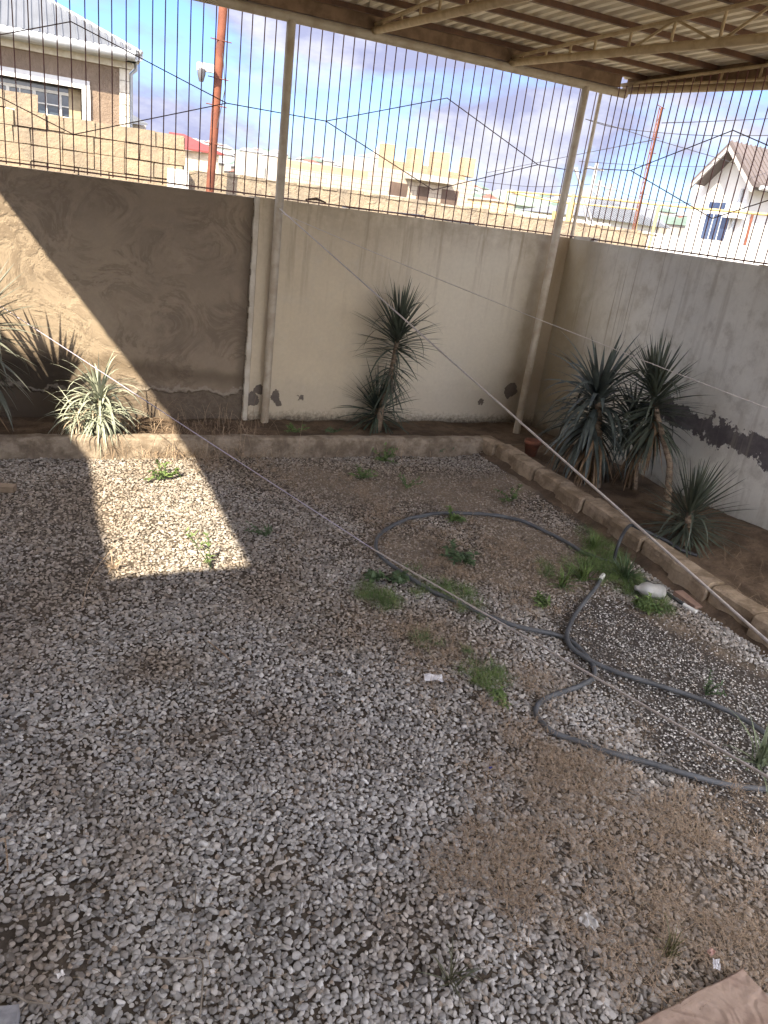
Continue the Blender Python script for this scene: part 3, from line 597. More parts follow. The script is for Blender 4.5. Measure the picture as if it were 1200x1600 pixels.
b = MB(); rosette(b, dr[2]-Vector((0,0,.03)), 55, .50, .030, -48, -84, .8, Vector((0,0,1)), .2, 7); b.build('dead_leaves', M_DEAD, t)
d2 = [atX(1000, 735, 4.82), atX(997, 690, 4.82), atX(990, 645, 4.82)]; d2[0].z = .12
t = thing('yucca', d2[0], 'shaded yucca half hidden between the drooping one and the tall one', 'yucca')
MB().tube(d2, [.022, .02, .016], 8).build('trunk', M_TRUNK, t)
b = MB(); rosette(b, d2[2], 90, .46, .028, 60, -45, .9, Vector((0,0,1)), .2, 31); b.build('leaves', M_YUCD, t)
b = MB(); rosette(b, d2[1], 26, .42, .022, -50, -85, .5, Vector((0,0,1)), .15, 32); b.build('dead_leaves', M_DEAD, t)
sm = [atX(1066, 862, 4.36), atX(1072, 830, 4.38), atX(1080, 795, 4.40)]; sm[0].z = .12
t = thing('yucca', sm[0], 'small low yucca with stiff thin leaves just behind the block curb', 'yucca')
MB().tube(sm, [.038, .034, .026], 10).build('trunk', M_TRUNK, t)
b = MB(); rosette(b, sm[2], 140, .46, .018, 84, -22, .18, Vector((.05, 0, 1)).normalized(), .15, 41); rosette(b, sm[2]-Vector((0,0,.1)), 90, .38, .017, 0, -55, .5, Vector((-.2, 0, 1)).normalized(), .14, 42); b.build('leaves', M_YUC, t)
b = MB(); rosette(b, sm[1], 22, .20, .013, -30, -80, .6, Vector((0,0,1)), .1, 43); b.build('dead_leaves', M_DEAD, t)

# left: variegated drooping plant over the curb, and the tall one at the edge of the picture
lp = [Vector((.36, 6.72, .06)), Vector((.365, 6.70, .25)), Vector((.372, 6.68, .42))]
t = thing('yucca', lp[0], 'sunlit drooping plant with pale striped leaves hanging over the back curb', 'yucca')
MB().tube(lp, [.03, .028, .02], 8).build('trunk', M_TRUNK, t)
b = MB(); rosette(b, lp[2], 60, .47, .026, 84, 12, 2.1, Vector((0, -.08, 1)).normalized(), .06, 51, .6); rosette(b, lp[2]-Vector((0, .02, .06)), 75, .42, .019, 25, -25, 2.0, Vector((0, -.15, 1)).normalized(), .12, 52); rosette(b, lp[1]-Vector((0, .05, .0)), 70, .30, .013, -5, -45, 1.3, Vector((0, -.2, 1)).normalized(), .14, 53); rosette(b, Vector((.36, 6.47, .36)), 90, .34, .014, 20, -40, 2.4, Vector((0, -.5, 1)).normalized(), .12, 54); rosette(b, Vector((.18, 6.52, .33)), 45, .32, .014, 40, -30, 2.4, Vector((-.2, -.4, 1)).normalized(), .12, 55); b.build('leaves', M_VAR, t)
b = MB(); R = random.Random(5)
for i in range(60):                                    # curled dry leaves on the left side
    az = R.uniform(2.2, 5.4); p = Vector((.28+R.uniform(-.12,.1), 6.62+R.uniform(-.1,.05), R.uniform(.15,.36)))
    b.leaf(p, udir(az, R.uniform(-.3, .5)), R.uniform(.18, .34), .010, R.uniform(1.5, 4), 8, .3)
b.build('dead_leaves', simple('bleached_dry_leaf', (.50, .43, .32), (.36, .28, .19), 9), t)
fl = [Vector((-.60, 6.62, .06)), Vector((-.56, 6.6, .6)), Vector((-.50, 6.58, 1.12))]
t = thing('yucca', fl[0], 'tall sunlit yucca at the left edge, only its leaf tips showing', 'yucca')
MB().tube(fl, [.05, .045, .03], 10).build('trunk', M_TRUNK, t)
b = MB(); rosette(b, fl[2], 90, .54, .030, 84, -10, .25, Vector((0,0,1)), .2, 61); rosette(b, fl[2]-Vector((0,0,.2)), 60, .52, .028, 5, -50, .9, Vector((0,0,1)), .3, 62); b.build('leaves', mat_leaf('grey_green_yucca_leaf', (.16, .165, .13), (.10, .11, .085)), t)
b = MB(); rosette(b, fl[1], 40, .48, .022, -40, -85, .5, Vector((0,0,1)), .2, 63); b.build('dead_leaves', M_DEAD, t)

# terracotta pot by the corner post
pc = atZ(829, 708, .12); prof = [(.0,0),(.052,0),(.075,.13),(.078,.13),(.084,.135),(.084,.165),(.076,.168),(.070,.165),(.066,.13),(0,.125)]
b = MB(); n=20; vs=[(pc.x+r*math.cos(a*math.tau/n), pc.y+r*math.sin(a*math.tau/n), .09+z) for r,z in prof for a in range(n)]
b.add(vs, [(i*n+a, i*n+(a+1)%n, (i+1)*n+(a+1)%n, (i+1)*n+a) for i in range(len(prof)-1) for a in range(n)], True)
one(b, 'flower_pot', simple('old_terracotta', (.26, .10, .06), (.18, .08, .055), 14, .85, bump=.3), 'terracotta pot standing in the corner bed by the far post', 'pot')

# ------------------------------------------------------------------ hoses
def smooth_path(pts, n=8):
    out = []
    P = [pts[0]] + pts + [pts[-1]]
    for i in range(1, len(P)-2):
        a, b_, c_, d_ = P[i-1], P[i], P[i+1], P[i+2]
        for k_ in range(n):
            t = k_/n; out.append(.5*((2*b_) + (c_-a)*t + (2*a-5*b_+4*c_-d_)*t*t + (3*b_-a-3*c_+d_)*t**3))
    return out + [pts[-1]]
M_HOSE = simple('dusty_grey_hose', (.105, .112, .12), (.07, .074, .078), 9, .6, .4, bump=.15)
def hp(l, dz=.0): return [atZ(x, y, .024 + dz) for x, y in l]
def settle(pts, r): return [Vector((p.x, p.y, max(p.z, yard_h(p.x, p.y) + r + .008))) for p in pts]
H1 = hp([(965,885),(942,877),(912,865),(870,840),(816,814),(768,805),(720,802),(678,803),(630,814),(597,832),(587,850),(594,868),(624,892),(672,922),(720,946),(768,967),(816,982),(864,991),(890,1001),(912,1021),(927,1042),(926,1060),(906,1072),(870,1084),(843,1098),(838,1118),(860,1142),(900,1157),(950,1175),(1015,1192),(1075,1210),(1140,1227),(1200,1233),(1260,1236)])
t = one(MB().tube(settle(smooth_path(H1), .0135), .0138, 10), 'garden_hose', M_HOSE, 'long grey garden hose making the big loop across the gravel', 'hose')
H2 = hp([(938,906),(931,918),(915,938),(896,965),(886,990),(891,1009),(912,1026),(937,1039),(972,1053),(1023,1069),(1067,1083),(1100,1095),(1150,1117),(1190,1142),(1230,1175)], .012)
t = thing('garden_hose', H2[0], 'grey garden hose with a white fitting on its end, crossing over the looped one', 'hose')
MB().tube(settle(smooth_path(H2), .0135), .0135, 10).build('hose_tube', M_HOSE, t)
M_WPL = simple('white_plastic', (.75, .75, .72), (.62, .62, .58), 12, .4)
p0 = atZ(943, 898, .05); MB().tube([H2[0]+Vector((0,0,.0)), (H2[0]+p0)/2, p0], [.017, .017, .014], 12).build('end_fitting', M_WPL, t)
H3 = [Vector((4.34, 3.72, .12)), Vector((4.26, 3.80, .13)), Vector((4.20, 3.88, .16)), atX(1016, 833, 4.10), atX(997, 831, 4.02), atX(978, 842, 3.97), atZ(965, 858, .14), atZ(960, 878, .05), atZ(975, 893, .03), atZ(1010, 908, .026), atZ(1042, 927, .026), atZ(1070, 946, .026)]
H3[4].z=.215; H3[5].z=.218; H3[6].z=.205
t = thing('garden_hose', H3[-1], 'dark hose coming over the block curb and ending in a white pipe', 'hose')
MB().tube(smooth_path(H3), .0125, 10).build('hose_tube', simple('dark_rubber_hose', (.06, .065, .07), (.04, .042, .045), 9, .5), t)
MB().tube([atZ(1068, 945, .026), atZ(1088, 956, .028)], .0135, 12).build('end_pipe', M_WPL, t)

# ------------------------------------------------------------------ clotheslines
def line(a, b_, sag, r, name, m, label):
    a, b_ = Vector(a), Vector(b_); pts = [a.lerp(b_, i/40) - Vector((0, 0, sag*4*(i/40)*(1-i/40))) for i in range(41)]
    return one(MB().tube(pts, r, 6), name, m, label, 'clothesline')
M_ROPE = simple('white_cord', (.62, .57, .53), (.50, .46, .43), 60, .7); M_ROPEP = simple('lilac_cord', (.45, .42, .50), (.36, .33, .42), 60, .7)
def onray(x, y, dist): return CP + ray(x, y) * dist
line(atY(437, 326, 7.02), onray(1215, 1016, 2.2), .0, .0042, 'clothesline', M_ROPE, 'white cord running from the near post down across the small yucca side')
line(atY(440, 333, 7.02), onray(1210, 642, 4.7), .02, .0026, 'clothesline', M_ROPE, 'thin upper cord from the near post across to the pale right wall')
a, m_, e = atY(-12, 470, 7.05), onray(583, 858, 4.6), onray(1215, 1223, 2.3)
b = MB(); b.tube([a.lerp(m_, i/24) - Vector((0,0,.05*4*(i/24)*(1-i/24)*0)) for i in range(25)], .0032, 6)
one(b, 'clothesline', M_ROPEP, 'lilac cord from the brown wall at the left down low over the gravel', 'clothesline')
b = MB(); b.tube([m_.lerp(e, i/24) for i in range(25)], .0042, 6)
one(b, 'clothesline', M_ROPE, 'white cord running low over the hose loop to the right edge', 'clothesline')

# ------------------------------------------------------------------ litter and slabs
c = [atZ(983, 1602, .05), atZ(1160, 1511, .055), atZ(1217, 1572, .06)]; v1 = c[0]-c[1]; v2 = (c[2]-c[1]).normalized() * .42
def slab(origin, a, b_, h, name, m, label, cat, jag=.004, n=10):
    mb = MB(); N = n; vs = []
    for lv, z in ((0, -h), (1, -.006), (2, 0)):
        for i in range(N+1):
            for j in range(N+1):
                s = .0 if lv < 2 else .006
                u = i/N; v = j/N; p = origin + a*u + b_*v; q = noise.noise_vector(p*9)*jag + noise.noise_vector(p*28)*jag*.5
                if lv == 2: p = p + (a.normalized()*s*(1-2*u) + b_.normalized()*s*(1-2*v))
                vs.append(p + Vector((0, 0, z)) + q)
    M_ = N+1; off = 2*M_*M_
    fs = [(off+i*M_+j, off+(i+1)*M_+j, off+(i+1)*M_+j+1, off+i*M_+j+1) for i in range(N) for j in range(N)]
    fs += [(i*M_+j+1, (i+1)*M_+j+1, (i+1)*M_+j, i*M_+j) for i in range(N) for j in range(N)]
    per_ = [(i, 0) for i in range(N)] + [(N, j) for j in range(N)] + [(N-i, N) for i in range(N)] + [(0, N-j) for j in range(N)]
    for lv in (0, 1):
        for q, (i, j) in enumerate(per_):
            i2, j2 = per_[(q+1) % len(per_)]; A = lv*M_*M_; B = (lv+1)*M_*M_; fs.append((A+i*M_+j, A+i2*M_+j2, B+i2*M_+j2, B+i*M_+j))
    mb.add(vs, fs, False); return one(mb, name, m, label, cat)
k = NM('reddish_stone_slab', .85); e_ = k.sstep(k.voro(14, k.map((1, 1, 1)), 'DISTANCE_TO_EDGE'), .0, .05)
c_ = k.mix(k.sstep(k.noise(7, 7, .65), .38, .62), (.36, .27, .21), (.27, .19, .145)); c_ = k.mix(k.sstep(k.noise(4, 4), .6, .68), c_, (.42, .36, .31)); c_ = k.mulc(c_, k.rng(k.noise(60, 5), .85, 1.15)); k.color(c_); k.bump(k.noise(9, 5, .5, 1.5), .6, .010); k.bump(k.math('SINE', k.math('MULTIPLY', k.noise(7, 1, .4, 1.2), 30)), .35, .004); k.bump(k.noise(70, 5), .4, .003)
slab(c[1], v1, v2, .045, 'stone_slab', k.m, 'reddish brown stone slab lying on the gravel at the lower right', 'slab', .006, 14)
q = atZ(0, 1568, .06); slab(q, Vector((.028, .0, 0)), Vector((-.004, -.09, 0)), .07, 'concrete_block', simple('grey_concrete', (.36,.36,.36), (.26,.26,.26), 30, .9, bump=.5), 'small grey concrete block at the lower left corner', 'block', .003, 5) if False else None
mb = MB(); q = atZ(24, 1566, .055); mb.obox((q.x-.075, q.y-.06, .025), (.075, -.012, 0), (.01, .06, 0), (0, 0, .035)); one(mb, 'concrete_block', simple('grey_concrete', (.34,.34,.35), (.24,.24,.25), 30, .9, bump=.5), 'small grey concrete block poking in at the lower left corner', 'block')
q = atZ(10, 762, .03); mb = MB(); mb.obox((q.x-.03, q.y, .03), (.085, -.02, 0), (.01, .035, 0), (0, 0, .022)); one(mb, 'wood_block', simple('weathered_wood', (.30, .23, .16), (.2, .15, .1), 12, .85, bump=.5), 'weathered offcut of wood on the gravel near the left edge', 'wood')
def crumple(cx, cy, sx, sy, rot, h, name, m, label, cat, seed, n=12, poly=None):
    R = random.Random(seed); o = atZ(cx, cy, .02); vs = []
    for i in range(n+1):
        for j in range(n+1):
            u, v = i/n-.5, j/n-.5; nz = noise.noise(Vector((u*3+seed, v*3, seed))); fx = 1 + .12*noise.noise(Vector((v*4, seed, 1))); fy = 1 + .15*noise.noise(Vector((seed, u*4, 1)))
            x, y = u*sx*fx, v*sy*fy; z = h*(.5 + nz*1.3 + .35*math.sin(u*9+seed)*math.sin(v*5)); vs.append((o.x + x*math.cos(rot)-y*math.sin(rot), o.y + x*math.sin(rot)+y*math.cos(rot), .034+yard_h(o.x, o.y)+abs(z)))
    fs = [(i*(n+1)+j, (i+1)*(n+1)+j, (i+1)*(n+1)+j+1, i*(n+1)+j+1) for i in range(n) for j in range(n)]
    return one(MB().add(vs, fs, False), name, m, label, cat)
M_PAPER = simple('crumpled_paper', (.72, .72, .74), (.6, .6, .63), 20, .7)
crumple(676, 1063, .095, .06, -.35, .008, 'paper_scrap', M_PAPER, 'crumpled white paper scrap on the gravel below the grass', 'litter', 3)
M_FILM = (lambda k: (k.color((.62, .62, .60)), setattr(k.b.inputs['Alpha'], 'default_value', .62), k.m)[-1])(NM('clear_plastic_film', .25, .6))
crumple(918, 1450, .045, .06, .3, .016, 'plastic_wrapper', M_FILM, 'clear plastic wrapper lying in the dry grass', 'litter', 8)
crumple(1116, 1514, .035, .022, .9, .012, 'paper_scrap', M_PAPER, 'torn white scrap beside the corner of the reddish slab', 'litter', 12, 8)
crumple(1108, 1495, .03, .02, .3, .01, 'tile_chip', simple('pink_tile', (.50, .30, .25), (.42, .26, .22), 12), 'small pink tile chip just above the reddish slab', 'litter', 14, 6)
crumple(766, 1203, .016, .01, .3, .008, 'plastic_scrap', simple('blue_plastic', (.04, .06, .30), (.03, .04, .2), 12, .4), 'tiny dark blue plastic scrap among the dry grass', 'litter', 16, 5)
crumple(95, 1532, .02, .018, .3, .008, 'shell_fragment', simple('white_shell', (.85, .83, .8), (.8, .78, .75), 12, .5), 'bright white shell fragment on the gravel at the lower left', 'litter', 18, 6)
# milky plastic jug lying on its side
j = atZ(1016, 925, .05); mb = MB(); n = 20; prof = [(-.095,.0),(-.094,.036),(-.085,.05),(-.05,.054),(-.02,.050),(.0,.054),(.035,.054),(.06,.045),(.082,.026),(.092,.018),(.112,.018),(.113,.0)]
dx = Vector((-.93, .3, .1)).normalized(); dy = Vector((0,0,1)).cross(dx).normalized(); dz_ = dx.cross(dy)
vs = [j + Vector((0,0,.012)) + dx*a + (dy*math.cos(q*math.tau/n)*1.05 + dz_*math.sin(q*math.tau/n)*.92)*r*(1+.05*math.sin(q*1.9+a*60)) for a, r in prof for q in range(n)]
mb.add(vs, [(i*n+q, i*n+(q+1)%n, (i+1)*n+(q+1)%n, (i+1)*n+q) for i in range(len(prof)-1) for q in range(n)], True)
k = NM('milky_plastic', .35, .5); k.color(k.mix(k.sstep(k.noise(18, 4), .4, .7), (.55, .55, .52), (.42, .41, .38))); k.b.inputs['Transmission Weight'].default_value = .35
one(mb, 'plastic_jug', k.m, 'milky white plastic jug lying on its side in the weeds by the curb', 'jug')
# white bits: short sticks and twigs
b = MB(); R = random.Random(3)
twigs = [[(316,1540),(318,1500),(322,1470),(250,1497)],[(630//2,1450),(300,1480),(285,1478)]]
def twig(pts, r, label, m=None):
    p = [atZ(x, y, .035 + (.012 if i % 2 else 0)) for i, (x, y) in enumerate(pts)]
    one(MB().tube(smooth_path(p, 5), r, 5), 'twig', m or M_TWIG, label, 'twig')
M_TWIG = simple('grey_brown_twig', (.30, .26, .21), (.2, .17, .13), 20, .85)
twig([(312,1590),(316,1540),(314,1500),(280,1498),(225,1495)], .0028, 'bent grey twig lying on the gravel near the bottom edge')
twig([(283,1478),(300,1435),(306,1395),(304,1380)], .0022, 'thin straight twig just above the bent one at the bottom')
twig([(0,1553),(25,1556),(45,1566),(78,1567)], .0035, 'curved brown twig at the lower left corner')
twig([(128,950),(140,905),(165,870),(180,855)], .0026, 'pale dry stalk in the shade left of the sunlit patch', M_STRAW)
twig([(325,1002),(345,1018),(358,1030)], .0035, 'short pale stick in the middle of the gravel', M_STRAW)
twig([(8,1310),(12,1350),(11,1362)], .003, 'short pale stick near the left edge of the gravel', M_STRAW)

# ------------------------------------------------------------------ weeds and grass
def leafy_weed(x, y, h, n, label, m, spread=.5, ll=.05, lw=.018, z=0.02, zoff=0, seed=0, Xp=None):
    R = random.Random(seed*7+3); p = atZ(x, y, z); t = thing('weed', p, label, 'weed'); sb, lb = MB(), MB()
    for i in range(n):
        az = R.uniform(0, 6.28); el = R.uniform(.5, 1.45) if n > 1 else 1.45; L_ = h * R.uniform(.6, 1.1); d = udir(az, max(.25, el - spread*.4)); q = p.copy(); pts = [q.copy()]
        for s in range(6):
            q = q + d * L_/6; d = (d + Vector((0, 0, -.05)) + Vector((R.uniform(-.1,.1), R.uniform(-.1,.1), 0))).normalized(); pts.append(q.copy())
            for _ in range(3):
                dd = (udir(R.uniform(0, 6.28), R.uniform(-.1, .8)) + d*.5).normalized(); lb.leaf(q, dd, ll*R.uniform(.6, 1.2), lw*R.uniform(.7, 1.2), .7, 4, .3, twist=R.uniform(-.5,.5))
        sb.tube(pts, [.0026]*3+[.002]*2+[.0014]*2, 5)
    sb.build('stem', M_GREEN2, t); lb.build('leaves', m, t)
def tuft(x, y, h, n, w, label, m, spread=.6, z=.02, seed=0):
    R = random.Random(seed+77); p = atZ(x, y, z); b = MB()
    for i in range(n): b.leaf(p+Vector((R.gauss(0,.012), R.gauss(0,.012), -.01)), udir(R.uniform(0, 6.28), 1.5-abs(R.gauss(0, spread))), h*R.uniform(.5, 1.1), w, R.uniform(.2, 1.2), 5, .3)
    one(b, 'grass_tuft', m, label, 'grass tuft')
leafy_weed(258, 748, .16, 6, 'bright green sunlit weed at the back of the sunlit patch', M_GREEN, 1.6, .055, .020, seed=1)
leafy_weed(330, 888, .30, 3, 'thin bright weed at the near right corner of the sunlit patch', M_GREEN, .5, .045, .012, seed=2)
leafy_weed(416, 838, .17, 5, 'dull green weed on the gravel right of the sunlit patch', M_GREEN2, .8, .035, .010, seed=3)
leafy_weed(564, 748, .16, 8, 'bushy green weed left of the pair before the back curb', M_GREEN, .7, .04, .016, seed=4)
leafy_weed(600, 720, .15, 9, 'bushy green weed growing right up to the back curb', M_GREEN, 1.0, .04, .016, seed=5)
leafy_weed(635, 762, .17, 5, 'thin pale weed right of the bushy pair', M_GREEN, .4, .035, .010, seed=6)
leafy_weed(679, 708, .12, 4, 'small weed at the foot of the back curb near its right end', M_GREEN2, .5, .03, .012, seed=7)
leafy_weed(706, 706, .13, 4, 'small dark weed beside the right end of the back curb', M_GREEN2, .5, .03, .012, seed=8)
leafy_weed(704, 815, .12, 4, 'yellowish weed on the far side of the hose loop', M_GREEN, 1.2, .06, .020, seed=9)
leafy_weed(712, 870, .14, 12, 'wide low weed with grey green leaves inside the hose loop', M_GREEN2, 1.8, .05, .022, seed=10)
leafy_weed(588, 905, .07, 6, 'dark broad leaved weed left of the hose loop', M_GREEN2, 1.6, .05, .026, seed=11)
leafy_weed(616, 905, .08, 6, 'dark broad leaved weed touching the hose loop', M_GREEN2, 1.6, .05, .026, seed=12)
leafy_weed(800, 782, .16, 7, 'pale weed near the first stones of the block curb', M_GREEN, 1.0, .035, .014, seed=13)
leafy_weed(850, 946, .07, 6, 'tiny bright seedling between the two hoses', M_GREEN, .6, .05, .018, seed=14)
leafy_weed(1012, 950, .09, 14, 'bright green weed in front of the plastic jug', M_GREEN, 1.6, .04, .018, seed=15)
leafy_weed(1102, 1086, .14, 5, 'slender weed standing on the dark stony patch', M_GREEN2, .5, .03, .009, seed=16)
leafy_weed(463, 676, .13, 7, 'green weed growing in the bed at the foot of the pilaster', M_GREEN, 1., .035, .016, z=.16, seed=17)
leafy_weed(521, 676, .10, 5, 'small green weed in the bed left of the slim yucca', M_GREEN2, 1., .035, .014, z=.16, seed=18)
leafy_weed(785, 1092, .08, 6, 'low green weed at the near end of the grass patch', M_GREEN, 1.2, .035, .012, seed=19)
tuft(1185, 1190, .26, 34, .011, 'coarse grey green grass tuft at the right edge under the cord', mat_leaf('grey_grass', (.17, .20, .12), (.10, .13, .07)), .7, seed=1)
tuft(1042, 1490, .13, 26, .004, 'thin olive grass tuft standing in the dry grass', mat_leaf('olive_grass', (.17, .17, .07), (.12, .11, .05)), .35, seed=2)
tuft(705, 1530, .12, 26, .004, 'dark flattened grass tuft on the gravel near the bottom', mat_leaf('dull_grass', (.11, .12, .075), (.09, .09, .05)), .95, seed=3)
tuft(912, 905, .20, 60, .010, 'dense grass tuft left of the hose end fitting', M_GREEN, .8, seed=4)
tuft(880, 915, .17, 45, .008, 'loose grass tuft on the gravel inside the hose bend', M_GREEN, .8, seed=5)
tuft(975, 905, .22, 80, .009, 'tangled grass tuft where the hose comes off the curb', M_GREEN2, .8, seed=6)
tuft(925, 858, .18, 50, .008, 'grass tuft against the foot of the block curb', M_GREEN, .7, seed=7)
tuft(178, 885, .12, 22, .004, 'bleached dry grass tuft on the shadow edge of the sunlit patch', M_STRAW, .9, seed=8)
tuft(90, 640, .40, 6, .004, 'thin dry seed stalks in the dark bed at the left', M_STRAW, .25, z=.13, seed=9)

def strands(name, zs, count, label, m, lmin, lmax, w, flat, thr, area, seed, zbase=.028, green=False):
    """loose blades over the parts of the yard where the zone is strong"""
    R = random.Random(seed); V, F = [], []; k_ = 0; tries = 0
    while k_ < count and tries < count * 60:
        tries += 1; x = R.uniform(area[0], area[1]); y = R.uniform(area[2], area[3])
        if x > 3.93-(6.3-y)*.02: continue
        zv = zval(zs, x, y) * (.45 + 1.5*noise.noise(Vector((x*3.2, y*3.2, seed))) + 1.6*noise.noise(Vector((x*12, y*12, seed))))
        if R.random() > (zv - thr) * 1.4: continue
        az = R.uniform(0, 6.283); el = abs(R.gauss(0, flat)); L_ = R.uniform(lmin, lmax); p = Vector((x, y, yard_h(x, y) + zbase*R.uniform(.5, 1.3))); d = udir(az, min(el, 1.4)); s = d.cross(Vector((0, 0, 1)))
        s = s.normalized() * w * R.uniform(.5, 1.2); curl = R.uniform(-.5, .5); o = len(V)
        for i in range(4):
            t = i/3; ww = s * (1 - t*.85); V += [tuple(p - ww), tuple(p + ww)]
            p = p + d * L_/3; d = (Matrix.Rotation(curl, 3, 'Z') @ d + Vector((0, 0, -.28*min(el*1.2+.3, 1)))).normalized()
            if p.z < yard_h(x, y) + .022: p.z = yard_h(x, y) + .024; d.z = abs(d.z)*.3
        F += [(o, o+1, o+3, o+2), (o+2, o+3, o+5, o+4), (o+4, o+5, o+7, o+6)]; k_ += 1
    me = bpy.data.meshes.new(name); me.from_pydata(V, [], F); me.update(); o = bpy.data.objects.new(name, me); COL.objects.link(o); me.materials.append(m)
    return tag(o, label, None, None, 'stuff')
DRYW = [(a, b_, r*1.3, w*.8) for a, b_, r, w in DRY]
strands('dry_grass', DRYW, 17000, 'matted dry brown grass lying over the gravel', M_STRAW, .03, .11, .0011, .5, .30, (-.6, 4.0, .8, 6.3), 5)
DEBR = [(x_, y_, .6, .42) for x_ in (0, .8, 1.6, 2.4, 3.2) for y_ in (1.3, 2.2, 3.1, 4.0, 4.9, 5.8)]
strands('dry_litter', DEBR, 5200, 'thin broken dry stems strewn all over the gravel', simple('pale_dry_stem', (.36, .28, .19), (.22, .16, .11), 9), .02, .10, .0010, .2, .10, (-.6, 3.95, .8, 6.3), 9)
strands('low_grass', GRN, 13000, 'patches of low green grass growing through the gravel', M_GREEN, .02, .07, .0013, .75, .28, (1, 4.0, 2, 6.3), 6)
# dry grass hanging over the back curb
R = random.Random(12); b = MB()
for i in range(420):
    x = random.choice([R.gauss(.9, .25), R.gauss(1.5, .25), R.uniform(.5, 3.9), R.gauss(1.2, .3)]); yb = R.uniform(6.2, 6.33) if R.random() < .55 else R.uniform(6.5, 7.1)
    if yb > 6.4 and x > 2.1: continue
    b.leaf((x, yb, .02 if yb < 6.4 else .11), udir(R.uniform(0, 6.28), R.uniform(.5, 1.5)), R.uniform(.08, .38), .0028, R.uniform(.4, 3.2), 7, .2)
tag(b.build('dry_stalks', M_STRAW), 'thin dry curling grass stalks along the back curb', kind='stuff')
R = random.Random(22); b = MB()
for i in range(150):
    p = atZ(*R.choice([(1120, 860), (1170, 880), (1080, 800), (1190, 930), (880, 770), (960, 790), (860, 740)]), .16); p += Vector((R.gauss(0, .1), R.gauss(0, .12), 0)); p.x = min(max(p.x, 4.2), 5.05); p.z = bed_h(p.x, p.y) + .01
    b.leaf(p, udir(R.uniform(0, 6.28), R.uniform(-.1, .9)), R.uniform(.1, .3), .003, R.uniform(.4, 2.2), 7, .2)
tag(b.build('dry_litter', simple('dull_straw', (.25, .18, .12), (.15, .11, .07), 8)), 'dry stalks and leaf litter on the soil of the right bed', kind='stuff')

# ------------------------------------------------------------------ beyond the walls
M_LIME = mat_blocks('limestone_blocks', (.60, .45, .27), (.50, .37, .22), (.30, .24, .17), .40, .20)
M_LIME1 = (lambda k: (k.color(k.mulc(k.mix(k.sstep(k.noise(3.1, 5), .35, .65), (.29, .225, .15), (.22, .18, .13)), k.rng(k.noise(22, 6, .7), .75, 1.2))), k.bump(k.noise(16, 7, .7), .9, .02), k.m)[-1])(NM('cut_limestone', .9))
M_ROUGH = mat_rough_wall(); M_WHITE = simple('white_painted_wall', (.56, .555, .54), (.50, .495, .485), .7, .85, bump=.15)
M_GAS = simple('yellow_pipe_paint', (.45, .35, .15), (.38, .29, .12), 6, .5); M_RUST = simple('rusty_pole_paint', (.16, .055, .03), (.10, .035, .022), 5, .8, bump=.4)
M_ZINC = simple('grey_zinc', (.40, .42, .44), (.32, .34, .36), 3, .4, .5, metal=.3); M_GLASS = simple('dark_window_glass', (.05, .07, .09), (.03, .04, .06), 3, .12, .6); M_BLUEG = simple('blue_window_glass', (.025, .04, .09), (.05, .075, .14), 2.2, .1, .7); M_FRAME = simple('white_window_frame', (.66, .65, .60), None, 3, .5); M_WIRE = simple('dark_wire', (.06, .06, .07), None, 3, .7)
nw = thing('neighbour_wall', (2, 12, 0), 'sunlit limestone wall outside the fence, bare blocks at left and mortar smeared at right', 'wall')
MB().box((1.9, 12, -.2), (10.3, 12.2, 2.352)).build('smeared_wall', M_ROUGH, nw)
b = MB(); R = random.Random(4)                        # individually laid blocks, stepping down to the right
MB().box((-6, 12.04, -.2), (1.85, 12.16, 2.765)).build('mortar_bed', M_ROUGH, nw)
for row in range(4):
    z0 = 1.99 + row*.2; x = -6 + (row % 2)*.2
    xe = {0: 1.86, 1: 1.86, 2: 1.86, 3: 1.86}[row]
    while x < xe:
        l = min(R.choice([.39, .39, .39, .2]), xe-x)
        if l > .06: b.box((x+.007, 12+R.uniform(-.012,.012), z0+.008), (x+l-.007, 12.19, z0+.192), .007)
        x += l
for x in (-1.2, -.8, -.41): b.box((x, 12, 2.792), (x+.385, 12.19, 2.985), .008)
b.build('block_courses', M_LIME1, nw)
b = MB(); x = 2.0
while x < 10.2:
    l = R.uniform(.2, .5); b.box((x, 11.99, 2.345), (x+l, 12.2, 2.36+R.uniform(0, .035)), .008); x += l
b.build('mortar_cap', M_ROUGH, nw)
bx = thing('meter_box', (1.75, 11.9, 2), 'white electric meter box on the limestone wall outside the fence', 'meter box')
q = atY(278, 280, 11.93); MB().box((q.x-.14, 11.88, q.z-.14), (q.x+.14, 12, q.z+.13)).build('box_body', M_WHITE, bx); MB().box((q.x-.12, 11.872, q.z-.12), (q.x+.12, 11.879, q.z+.11)).build('box_door', M_FRAME, bx)
rp = thing('pole', (2.1, 11.6, 0), 'rusty steel pole with spikes and a camera outside the brown wall', 'pole')
p0, p1 = atY(328, 298, 11.6), atY(349, 8, 11.6); dd = p1-p0; MB().tube([p0-dd*(p0.z+.1)/dd.z, p0, p1+dd*.35], .056, 14).build('pole_shaft', M_RUST, rp)
for py in (61, 118, 160, 221):
    q = p0 + dd*(298-py)/290; MB().tube([q+Vector((-.14, -.03, .01)), q+Vector((.13, -.07, -.005))], .007, 5).build('spike', M_RUST, rp)
MB().tube([q + Vector((.07, -.05, 1.1)), q+Vector((.12, -.06, .7)), q+Vector((.03,-.06,.2))], .006, 5).build('pole_cable', M_WIRE, rp)
q = atY(321, 112, 11.5); MB().box((q.x-.11, 11.43, q.z-.0), (q.x+.1, 11.53, q.z+.09)).build('camera_mount', M_WHITE, rp)
